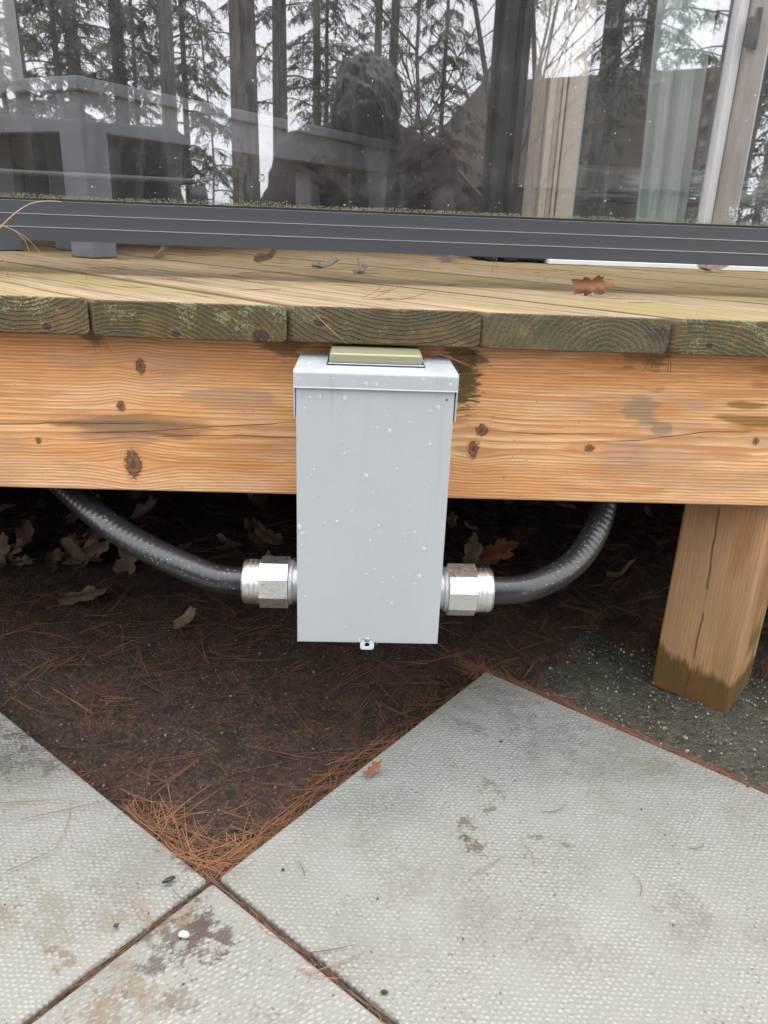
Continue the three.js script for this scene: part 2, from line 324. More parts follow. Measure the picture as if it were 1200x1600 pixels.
// rim beam
const knots = [[-0.259, 0.411, 0.0065, 0.010], [-0.284, 0.365, 0.006, 0.007], [-0.276, 0.297, 0.011, 0.019], [-0.381, 0.322, 0.004, 0.004], [0.126, 0.349, 0.009, 0.007], [0.118, 0.326, 0.008, 0.011], [0.254, 0.331, 0.007, 0.005], [0.449, 0.345, 0.005, 0.005]];
const cracks = [[[-0.43, 0.340], [-0.36, 0.343], [-0.26, 0.345]], [[-0.33, 0.333], [-0.27, 0.335], [-0.2, 0.342], [-0.089, 0.352]], [[0.13, 0.349], [0.19, 0.346], [0.281, 0.349]], [[0.25, 0.338], [0.31, 0.342], [0.386, 0.354], [0.44, 0.356]], [[-0.24, 0.331], [-0.15, 0.335], [-0.085, 0.333]]];
const segDist = (x, y, a, b) => { const dx = b[0] - a[0], dy = b[1] - a[1], t = clamp(((x - a[0]) * dx + (y - a[1]) * dy) / (dx * dx + dy * dy)); return Math.hypot(x - a[0] - t * dx, y - a[1] - t * dy); };
const BX0 = -0.6, BLEN = 1.25, BY0 = BEAM_B, BH = 0.184;
function beamGrain(x, y) {
  let q = y + 0.009 * (fbm(x * 2.2 + 5, y * 7, 3) - 0.5) + 0.0011 * (noise(x * 20, y * 90) - 0.5) + 0.0005 * (noise(x * 70, y * 200) - 0.5) - 0.006 * x;
  for (const [kx, ky, rx, ry] of knots) {
    const dx = (x - kx) / (3.2 * rx), dy = y - ky; if (dx * dx > 8 || Math.abs(dy) > ry * 8) continue;
    q -= (dy / (Math.abs(dy) + 0.4 * ry)) * ry * 0.85 * Math.exp(-dx * dx) * Math.exp(-Math.abs(dy) / (2.6 * ry));
  }
  const c = q - 0.342, ph = (c - 0.013 * Math.tanh(c / 0.016)) / 0.0039 + 0.9 * fbm(q * 60, x * 1.3, 2);
  const f = ph - Math.floor(ph);
  return [f < 0.8 ? Math.pow(f / 0.8, 2.2) : 1 - (f - 0.8) / 0.2, q];
}
const stainsB = [ // x, y, rx, ry, colour, amount, frequency
  [-0.27, 0.346, 0.075, 0.014, [126, 98, 68], 0.85, 14], [-0.3, 0.331, 0.05, 0.018, [150, 114, 84], 0.6, 16], [0.103, 0.405, 0.017, 0.04, [74, 62, 28], 1.0, 110], [0.098, 0.43, 0.03, 0.016, [64, 50, 26], 0.7, 60],
  [0.308, 0.379, 0.022, 0.022, [140, 122, 100], 0.75, 40], [0.333, 0.355, 0.014, 0.01, [140, 118, 92], 0.7, 50], [0.295, 0.32, 0.035, 0.025, [176, 138, 118], 0.6, 30],
  [0.435, 0.386, 0.036, 0.0075, [142, 104, 50], 0.95, 22], [0.437, 0.369, 0.034, 0.009, [140, 102, 48], 0.95, 22], [-0.16, 0.375, 0.05, 0.016, [182, 144, 112], 0.8, 20], [0.49, 0.43, 0.07, 0.02, [150, 94, 50], 0.7, 20],
  [0.3, 0.44, 0.03, 0.016, [96, 74, 48], 0.6, 60], [-0.31, 0.444, 0.016, 0.012, [90, 64, 40], 0.7, 60], [-0.1, 0.44, 0.03, 0.014, [92, 62, 38], 0.75, 50],
];
const beamTex = tex(2048, 512, (u, v) => {
  const x = BX0 + u * BLEN, y = BY0 + v * BH, [late, q] = beamGrain(x, y);
  const low = fbm(x * 5 + 3, y * 26 + 9, 4), fine = fbm(x * 34, y * 1500, 3), hue = fbm(x * 2.4 + 20, q * 34, 3);
  let light = mixc([238, 194, 143], [226, 168, 111], sstep(0.35, 0.65, hue));
  light = mixc(light, [234, 194, 154], sstep(0.5, 0.7, low) * 0.75);
  const top = sstep(0.385, 0.43, q + 0.03 * (low - 0.5)) * sstep(0.35, -0.05, x);
  light = mixc(light, [204, 142, 90], top * 0.65);
  let c = mixc(light, mixc([182, 124, 72], [168, 106, 60], top), late * 0.72);
  c = mixc(c, [c[0] * 0.74, c[1] * 0.68, c[2] * 0.62], clamp(fine * 1.8 - 0.6) * 0.6);
  c = mixc(c, [166, 132, 104], sstep(0.52, 0.72, fbm(x * 9 + 31, y * 34 + 7, 4)) * 0.45);
  c = mixc(c, [186, 122, 66], sstep(0.6, 0.74, fbm(x * 7 + 60, q * 90, 3)) * 0.55);
  for (const [sx, sy, rx, ry, col, amt, fq] of stainsB) { const d = Math.hypot((x - sx) / rx, (y - sy) / ry); if (d < 2) c = mixc(c, mixc(col, col.map((k) => k * 0.75), late * 0.6), (1 - sstep(0.55, 1.15, d + 1.7 * (fbm(x * fq, y * fq * 5, 4) - 0.5))) * amt * 0.85); }
  for (const [kx, ky, rx, ry] of knots) {
    const d = Math.hypot((x - kx) / (rx * 0.75), (y - ky) / (ry * 0.85)) + 0.7 * (fbm(x * 420, y * 420, 2) - 0.5);
    if (d < 1.7) { c = mixc(c, [176, 124, 76], (1 - sstep(0.9, 1.7, d)) * 0.6); c = mixc(c, mixc([150, 106, 68], [112, 78, 50], fbm(x * 700, y * 300, 2)), 1 - sstep(0.8, 1.05, d)); c = mixc(c, [74, 52, 36], (1 - sstep(0.1, 0.5, Math.abs(d - 0.9) * 2)) * 0.65); c = mixc(c, [70, 50, 34], (1 - sstep(0.2, 0.5, d)) * 0.7); }
  }
  for (const l of cracks) for (let i = 0; i + 1 < l.length; i++) { const d = segDist(x, y + 0.0012 * (noise(x * 60, 2) - 0.5), l[i], l[i + 1]); if (d < 0.0011) c = mixc(c, [96, 58, 32], (1 - sstep(0.0001, 0.0008, d)) * (0.35 + 0.65 * sstep(0.3, 0.6, noise(x * 40, l[0][0] * 9)))); }
  if (noise(x * 420 + 3, y * 420) > 0.972 && low > 0.5) c = mixc(c, [110, 64, 36], 0.7);
  return c;
}, true, THREE.MirroredRepeatWrapping);
const beamBump = tex(2048, 512, (u, v) => {
  const x = BX0 + u * BLEN, y = BY0 + v * BH; let h = 0.35 + 0.45 * beamGrain(x, y)[0] + 0.2 * fbm(x * 30, y * 1500, 2);
  for (const l of cracks) for (let i = 0; i + 1 < l.length; i++) { const d = segDist(x, y, l[i], l[i + 1]); if (d < 0.001) h *= sstep(0.0001, 0.0009, d); }
  return h;
}, false, THREE.MirroredRepeatWrapping);
const beamMat = std({ map: beamTex, bumpMap: beamBump, bumpScale: 0.0007, roughness: 0.72 });
{
  const g = rbox(-2.3, 2.5, BEAM_B, BEAM_B + 0.182, BEAM_Z - 0.038, BEAM_Z, 0.003, 3);
  uvFrom(g, (x, y, z) => [(x - BX0) / BLEN, (y - BY0 + (z - BEAM_Z) * 0.9) / BH]);
  part('rim_beam', g, beamMat, deck).userData.label = 'orange timber rim beam with dark knots and cracks';
  for (const x of [-2.38, 2.5]) part('side_skirt', box(x, x + 0.03, -0.06, BEAM_B + 0.18, -2.38, BEAM_Z - 0.04), beamMat, deck);
  for (const [i, x] of [-2.2, -1.5, -0.85, 0.12, 0.95, 1.6, 2.4].entries()) part('joist', uvFrom(box(x - 0.019, x + 0.019, BEAM_B + 0.001, BEAM_B + 0.181, -2.3, BEAM_Z - 0.0385), (a, b, c) => [c / 1.2 + i * 0.3, b / 0.184]), beamMat, deck);
}
// posts
const postTex = tex(512, 1024, (u, v) => { // v: 0.36 m up the post; u: two faces side by side
  const y = v * 0.36, f = u * 0.22, gx = f + 0.004 * (fbm(y * 9, f * 20, 3) - 0.5), fr = gx / 0.0046 + 0.8 * noise(gx * 100, y * 3), t = fr - Math.floor(fr);
  const low = fbm(f * 30, y * 7, 4), fine = fbm(f * 1400, y * 26, 2);
  let c = mixc([196, 156, 112], [164, 118, 74], t * 0.65);
  c = mixc(c, [168, 134, 100], sstep(0.45, 0.7, low) * 0.7);
  c = mixc(c, [150, 98, 54], sstep(0.5, 0.7, fbm(f * 26 + 4, y * 5 + 3, 3)) * 0.5 * sstep(0.05, 0.09, f));
  c = mixc(c, [c[0] * 0.84, c[1] * 0.8, c[2] * 0.76], fine * 0.5);
  const crack = Math.abs(f - 0.047 - 0.004 * Math.sin(y * 14) - 0.002 * noise(y * 60, 1));
  c = mixc(c, [100, 72, 50], (1 - sstep(0.0004, 0.0022, crack)) * (0.2 + 0.7 * sstep(0.35, 0.6, noise(y * 60, 3))));
  // soaked foot with a ragged tide line
  const tide = 0.062 + 0.012 * (fbm(f * 60, 3, 3) - 0.5) + 0.012 * sstep(0.03, 0.0, f) - 0.01 * sstep(0.05, 0.09, f) + 0.004 * (noise(f * 700, 5) - 0.5);
  const wet = 1 - sstep(tide - 0.012, tide + 0.004, y + 0.012 * (fbm(f * 220, y * 60, 3) - 0.5));
  c = mixc(c, mixc([c[0] * 0.6, c[1] * 0.55, c[2] * 0.38], [86, 62, 28], 0.3 + 0.5 * low), wet * 0.9);
  const al = fbm(f * 50 + 3, y * 30, 4);
  c = mixc(c, [84, 80, 34], sstep(0.42, 0.62, al) * (1 - sstep(0.02, 0.1, y)) * 0.3);
  c = mixc(c, [96, 92, 44], sstep(0.4, 0.65, al) * sstep(0.108, 0.12, f) * (1 - sstep(0.06, 0.2, y)) * 0.9);
  return c;
}, true, THREE.MirroredRepeatWrapping);
const postMat = std({ map: postTex, roughness: 0.75, bumpMap: tex(512, 512, (u, v) => fbm(u * 120, v * 14, 3), false), bumpScale: 0.0008 });
{
  const W = 0.108, pg = new RoundedBoxGeometry(W, 0.3165, W, 3, 0.005); pg.translate(0, 0.15825, 0);
  // local -x/+z face is the left visible one, +x/+z the right one
  uvFrom(pg, (x, y, z) => [((x + W / 2) + (W / 2 - z)) / 0.22, y / 0.36]);
  for (const [px, pz] of [[0.4965, -0.1255], [-1.6, -0.12], [2.2, -0.12]]) {
    const m = part('support_post', pg, postMat, deck); m.position.set(px, -0.053, pz); m.rotation.y = -Math.atan2(0.0711, 0.0798);
    if (px === 0.4965) m.userData.label = 'square post with a dark wet foot and a long crack';
  }
}

// ---------------------------------------------------------------- electrical box
const paintBump = tex(512, 512, (u, v) => 0.6 * noise(u * 90, v * 90) + 0.4 * noise(u * 220, v * 220), false);
const boxTex = tex(1024, 1024, (u, v) => { const run = sstep(0.62, 0.8, fbm(u * 46, v * 2.2, 3)) * sstep(0.35, 0.7, noise(u * 20, v * 5)), sp = noise(u * 300, v * 300) > 0.975 ? 0.5 : 0; const base = boxBase(u, v); return mixc(mixc(base, [156, 158, 156], run * 0.35), [120, 118, 108], sp * 0.4); });
function boxBase(u, v) { const n = fbm(u * 6, v * 3 + 2, 4), st2 = fbm(u * 60, v * 3, 3); return mixc(mixc([174, 178, 180], [180, 184, 186], n), [171, 175, 176], sstep(0.6, 0.8, st2) * 0.3); }
const boxBump = tex(512, 512, (u, v) => 0.85 * fbm(u * 5, v * 4, 2) + 0.1 * noise(u * 30, v * 30) + 0.05 * noise(u * 200, v * 200), false);
const grey = phys({ map: boxTex, roughness: 0.36, bumpMap: boxBump, bumpScale: 0.0012, clearcoat: 0.25, clearcoatRoughness: 0.3 });
const zinc = std({ color: lin(0.6, 0.64, 0.68), metalness: 1, roughness: 0.32 });
const black = std({ color: lin(0.012, 0.012, 0.013), roughness: 0.6 });
const water = phys({ color: 0xffffff, transmission: 0.72, thickness: 0, ior: 1.5, roughness: 0.06 });
const clearWater = phys({ color: 0xffffff, transmission: 1, thickness: 0, ior: 1.9, roughness: 0.02 });
const ebox = thing('electrical_box', 'light grey metal electrical box with rain droplets hung on the rim beam', 'electrical box', [0, 0, 0]);
{
  const bg = (g, s = 0.5) => uvFrom(g, (x, y, z) => [x / s + 0.5, y / s]);
  part('enclosure', bg(rbox(-0.0765, 0.0765, 0.1262, 0.4285, BEAM_Z + 0.0004, 0.0655, 0.002)), grey, ebox);
  // front cover: a pan with bent side returns, a notch at the foot for the hasp
  const sh = new THREE.Shape();
  sh.moveTo(-0.0785, 0.1245); sh.lineTo(-0.0075, 0.1245); sh.lineTo(-0.0075, 0.1285); sh.lineTo(0.0065, 0.1285); sh.lineTo(0.0065, 0.1245); sh.lineTo(0.0785, 0.1245); sh.lineTo(0.0785, 0.4215); sh.lineTo(-0.0785, 0.4215); sh.closePath();
  const cg = new THREE.ExtrudeGeometry(sh, { depth: 0.0225, bevelEnabled: true, bevelThickness: 0.0012, bevelSize: 0.0009, bevelSegments: 3 }).translate(0, 0, 0.0462);
  part('front_cover', bg(cg), grey, ebox);
  // rain hood: bent sheet, lip in front, longer cheeks at the sides
  const hood = new THREE.Group(); hood.name = 'rain_hood'; ebox.add(hood);
  const L = new THREE.Shape(), t = 0.0016, R = 0.0035;
  const zf = 0.0728, yt = 0.4312, zb = BEAM_Z + 0.0006, yl = 0.4142;
  L.moveTo(zb, yt); L.lineTo(zf - R, yt); L.absarc(zf - R, yt - R, R, Math.PI / 2, 0, true); L.lineTo(zf, yl + 0.0008); L.lineTo(zf + 0.0006, yl); L.lineTo(zf - t, yl - 0.0004); L.lineTo(zf - t, yt - R); L.absarc(zf - R, yt - R, R - t, 0, Math.PI / 2, false); L.lineTo(zb, yt - t); L.closePath();
  const lg = new THREE.ExtrudeGeometry(L, { depth: 0.1626, bevelEnabled: true, bevelThickness: 0.0004, bevelSize: 0.0003, bevelSegments: 2, curveSegments: 6 }).rotateY(-Math.PI / 2).translate(0.0813, 0, 0);
  part('hood_sheet', bg(lg), grey, hood);
  for (const s of [-1, 1]) {
    const C = new THREE.Shape(); C.moveTo(zb, yt - 0.002); C.lineTo(zf - 0.003, yt - 0.002); C.lineTo(zf - 0.003, 0.416); C.lineTo(zf - 0.006, 0.382); C.lineTo(0.05, 0.379); C.lineTo(zb, 0.379); C.closePath();
    const k = new THREE.ExtrudeGeometry(C, { depth: 0.0012, bevelEnabled: true, bevelThickness: 0.0003, bevelSize: 0.0003, bevelSegments: 1 }).rotateY(-Math.PI / 2).translate(s > 0 ? 0.0822 : -0.0806, 0, 0);
    part('side_cheek', bg(k), grey, hood);
  }
  // closing plate on top in its gasket
  const olive = std({ color: lin(0.3, 0.29, 0.18), metalness: 0.25, roughness: 0.38, bumpMap: paintBump, bumpScale: 0.0001 });
  part('gasket', rbox(-0.0505, 0.0505, yt - 0.0005, yt + 0.0016, -0.0225, 0.0425, 0.0006), black, hood);
  const pl = new THREE.Shape(); const px = 0.0478, pz0 = -0.0205, pz1 = 0.0395; pl.moveTo(-px + 0.004, pz0); pl.lineTo(px - 0.004, pz0); pl.lineTo(px, pz0 + 0.004); pl.lineTo(px, pz1 - 0.003); pl.lineTo(px - 0.003, pz1); pl.lineTo(-px + 0.003, pz1); pl.lineTo(-px, pz1 - 0.003); pl.lineTo(-px, pz0 + 0.004); pl.closePath();
  const pg = new THREE.ExtrudeGeometry(pl, { depth: 0.0055, bevelEnabled: true, bevelThickness: 0.0028, bevelSize: 0.0022, bevelOffset: -0.0022, bevelSegments: 4 }).rotateX(Math.PI / 2).translate(0, yt + 0.0095, 0);
  part('closing_plate', pg, olive, hood).userData.label = 'olive metal closing plate on top';
  part('gasket_bead', rbox(-0.049, 0.049, yt + 0.0009, yt + 0.0026, 0.0402, 0.0418, 0.0006), std({ color: lin(0.5, 0.52, 0.55), metalness: 0.8, roughness: 0.35 }), hood);
  // hasp at the foot
  const tb = new THREE.Shape(); const w = 0.0074; tb.moveTo(-w, 0.007); tb.lineTo(-w, -0.005); tb.quadraticCurveTo(-w, -0.0085, -w + 0.003, -0.0085); tb.lineTo(w - 0.003, -0.0085); tb.quadraticCurveTo(w, -0.0085, w, -0.005); tb.lineTo(w, 0.007); tb.closePath();
  const ho = new THREE.Path(); ho.absellipse(0, -0.0032, 0.0034, 0.0024, 0, Math.PI * 2); tb.holes.push(ho);
  const tg = new THREE.ExtrudeGeometry(tb, { depth: 0.0012, bevelEnabled: true, bevelThickness: 0.0004, bevelSize: 0.0004, bevelSegments: 2 }).rotateX(-0.55).translate(-0.0006, 0.1238, 0.0678);
  const hasp = part('hasp', tg, zinc, ebox);
  part('screw_head', new THREE.SphereGeometry(0.0034, 20, 10, 0, Math.PI * 2, 0, Math.PI / 2).scale(1, 0.6, 1).rotateX(Math.PI / 2).translate(-0.0006, 0.1275, 0.0688), zinc, hasp);
  part('slot', box(-0.0078, 0.0066, 0.125, 0.129, 0.062, 0.0655), black, ebox);
  part('rivet_hole', new THREE.CylinderGeometry(0.0011, 0.0011, 0.0006, 14).rotateX(Math.PI / 2).translate(0.0716, 0.4053, 0.0699), black, ebox);
  // rain: droplets on the cover, some large ones where the photograph shows them
  const r = rng(77), drops = [];
  const drop = (x, y, s, z = 0.0699) => drops.push(new THREE.SphereGeometry(s, 12, 8).scale(1, 1.25 + r() * 0.3, 0.55).translate(x, y, z));
  for (const [x, y, s] of [[-0.0305, 0.4036, 0.0022], [0.0155, 0.3712, 0.0022], [0.0635, 0.3968, 0.0019], [0.0557, 0.3935, 0.0015], [-0.0073, 0.3225, 0.0024], [0.0575, 0.241, 0.0019], [0.0545, 0.208, 0.0021], [-0.0765, 0.2635, 0.0024], [-0.0735, 0.256, 0.0018], [-0.037, 0.2705, 0.0015], [-0.0655, 0.404, 0.0014], [-0.0555, 0.4045, 0.0014], [-0.0095, 0.1275, 0.0016], [-0.0445, 0.43, 0.001], [-0.001, 0.25, 0.0012], [-0.004, 0.21, 0.0011]]) drop(x, y, s);
  for (let i = 0; i < 70; i++) { const left = r() < 0.62; drop(left ? -0.075 + Math.pow(r(), 1.6) * 0.085 : -0.005 + r() * 0.08, 0.13 + r() * 0.27, 0.0005 + r() * r() * 0.0011); }
  for (let i = 0; i < 12; i++) drop(-0.078 + r() * 0.156, 0.416 + r() * 0.012, 0.0006 + r() * 0.0013, 0.0728);
  for (let i = 0; i < 26; i++) { const x = -0.078 + r() * 0.156; drops.push(new THREE.SphereGeometry(0.0007 + r() * 0.0014, 10, 7).scale(1, 0.5, 1).translate(x, Math.abs(x) < 0.052 ? yt + 0.0096 : yt + 0.0001, Math.abs(x) < 0.046 ? r() * 0.036 : r() * 0.068)); }
  const dm = part('water_droplets', join(drops), water, ebox); dm.userData.kind = 'stuff';
}

// ---------------------------------------------------------------- conduits and connectors
const alu = std({ color: lin(0.9, 0.9, 0.89), metalness: 1, roughness: 0.4, bumpMap: tex(512, 512, (u, v) => 0.6 * fbm(u * 40, v * 160, 3) + 0.4 * noise(u * 200, v * 200), false), bumpScale: 0.0006, roughnessMap: tex(256, 256, (u, v) => { const n = 0.55 + 0.5 * fbm(u * 14, v * 40, 3); return [255, n * 255, 255]; }, false) });
const pvc = phys({ color: lin(0.016, 0.017, 0.019), roughness: 0.32, clearcoat: 0.5, clearcoatRoughness: 0.22, bumpMap: paintBump, bumpScale: 0.00008 });
function connector(side, y, label) {
  const g = thing('conduit_connector', label, 'connector', [side * 0.079, y, 0.02], 'aluminium conduit connectors on the box');
  const lathe = (pts, n = 48) => new THREE.LatheGeometry(pts.map(([a, b]) => new THREE.Vector2(b, a)), n).rotateZ(-Math.PI / 2).rotateY(side < 0 ? Math.PI : 0);
  const th = []; for (let i = 0; i <= 8; i++) { th.push([0.0005 + i * 0.0011, i % 2 ? 0.0222 : 0.0238]); } th.unshift([0.0003, 0.018]);
  part('thread', lathe(th), alu, g);
  part('collar', lathe([[0.0085, 0.02], [0.0088, 0.0252], [0.0096, 0.0262], [0.0122, 0.0262], [0.013, 0.0252], [0.0131, 0.02]]), alu, g);
  const oct = new THREE.Shape(); // eight-sided body with narrow corner flats
  const R = 0.0272, c = 0.0108; const pts = [[R - 0.0012, -c], [R - 0.0012, c], [c + 0.004, R - 0.001], [-c - 0.004, R - 0.001], [-R + 0.0012, c], [-R + 0.0012, -c], [-c - 0.004, -R + 0.001], [c + 0.004, -R + 0.001]];
  pts.forEach(([a, b], i) => (i ? oct.lineTo(a, b) : oct.moveTo(a, b))); oct.closePath();
  const hx = new THREE.ExtrudeGeometry(oct, { depth: 0.0305, bevelEnabled: true, bevelThickness: 0.0012, bevelSize: 0.0012, bevelOffset: -0.0008, bevelSegments: 2 }).rotateZ(0.12).rotateY(Math.PI / 2).translate(0.0145, 0, 0);
  if (side < 0) hx.rotateY(Math.PI);
  uvFrom(hx, (x, yy, z) => [x * 12, (yy + z) * 12]);
  part('wrench_body', hx, alu, g);
  const nut = part('gland_nut', lathe([[0.046, 0.02], [0.0462, 0.0248], [0.0468, 0.0262], [0.0505, 0.0262], [0.0508, 0.0254], [0.0518, 0.0254], [0.0521, 0.0262], [0.0558, 0.0262], [0.0561, 0.0255], [0.0571, 0.0255], [0.0574, 0.0262], [0.0625, 0.026], [0.0648, 0.0248], [0.0662, 0.0226], [0.0664, 0.0172]]), alu, g);
  part('lip', lathe([[0.0655, 0.0178], [0.0668, 0.0182], [0.0672, 0.0172]]), alu, nut);
  return g;
}
connector(-1, 0.1735, 'silver metal conduit connector screwed into the left side of the box');
connector(1, 0.1685, 'silver metal conduit connector screwed into the right side of the box');
function conduit(pts, name, label, seed) {
  const curve = new THREE.CatmullRomCurve3(pts.map((p) => new THREE.Vector3(...p))), len = curve.getLength(), n = Math.ceil(len / 0.0011), m = 32;
  const fr = curve.computeFrenetFrames(n, false), pos = [], idx = [], uv = [];
  for (let i = 0; i <= n; i++) {
    const t = i / n, P = curve.getPointAt(t), s = t * len;
    for (let j = 0; j <= m; j++) {
      const a = (j / m) * Math.PI * 2, ph = Math.cos((s / 0.0082) * Math.PI * 2 + a), r = 0.0165 + 0.00013 * ph * (0.35 + 0.65 * sstep(0.06, 0.14, s));
      const N = fr.normals[i], B = fr.binormals[i];
      pos.push(P.x + r * (N.x * Math.cos(a) + B.x * Math.sin(a)), P.y + r * (N.y * Math.cos(a) + B.y * Math.sin(a)), P.z + r * (N.z * Math.cos(a) + B.z * Math.sin(a))); uv.push(j / m, s / 0.1);
      if (i && j) { const k = (i - 1) * (m + 1) + j - 1; idx.push(k, k + 1, k + m + 1, k + 1, k + m + 2, k + m + 1); }
    }
  }
  const g = new THREE.BufferGeometry(); g.setAttribute('position', new THREE.Float32BufferAttribute(pos, 3)); g.setAttribute('uv', new THREE.Float32BufferAttribute(uv, 2)); g.setIndex(idx); g.computeVertexNormals();
  const grp = thing(name, label, 'conduit', [0, 0, 0], 'black flexible conduits');
  part('sheath', g, pvc, grp);
  const r = rng(seed), drops = [];
  for (let i = 0; i < 110; i++) {
    const t = 0.03 + 0.6 * r(), P = curve.getPointAt(t), T = curve.getTangentAt(t), side = new THREE.Vector3(0, 0, 1).cross(T).normalize(), a = -0.2 + r() * 1.9;
    const f = new THREE.Vector3().crossVectors(T, side).normalize(); if (f.z < 0) f.negate(); if (side.y < 0) side.negate();
    const d = f.multiplyScalar(Math.cos(a)).addScaledVector(side, Math.sin(a)).normalize(), s = 0.0006 + r() * r() * 0.0016;
    const q = new THREE.SphereGeometry(s, 9, 6).scale(1, 1, 0.5); q.applyQuaternion(new THREE.Quaternion().setFromUnitVectors(new THREE.Vector3(0, 0, 1), d)); q.translate(P.x + d.x * 0.0166, P.y + d.y * 0.0166, P.z + d.z * 0.0166); drops.push(q);
  }
  const dm = part('water_droplets', join(drops), clearWater, grp); dm.userData.kind = 'stuff';
}
conduit([[-0.143, 0.1735, 0.02], [-0.16, 0.1738, 0.02], [-0.178, 0.176, 0.0185], [-0.214, 0.185, 0.008], [-0.255, 0.195, -0.01], [-0.299, 0.207, -0.035], [-0.336, 0.221, -0.06], [-0.37, 0.235, -0.088], [-0.4, 0.245, -0.115], [-0.44, 0.255, -0.15]], 'flexible_conduit', 'black flexible conduit curving from the box up to the left', 5);
conduit([[0.1435, 0.1685, 0.02], [0.16, 0.1685, 0.02], [0.182, 0.17, 0.018], [0.218, 0.177, 0.004], [0.254, 0.19, -0.022], [0.281, 0.211, -0.052], [0.296, 0.236, -0.076], [0.301, 0.262, -0.088], [0.302, 0.3, -0.09], [0.302, 0.36, -0.09]], 'flexible_conduit', 'black flexible conduit bending from the box up behind the beam', 9);
{
  const g = new THREE.LatheGeometry([[0.0175, -0.004], [0.0215, -0.004], [0.0222, 0.002], [0.0215, 0.03], [0.0175, 0.03]].map(([a, b]) => new THREE.Vector2(a, b)), 32).translate(0.3015, 0.2625, -0.0905);
  solo('pipe_bushing', g, std({ color: lin(0.72, 0.72, 0.7), roughness: 0.5 }), 'white bushing round the conduit at the beam underside', 'bushing');
}

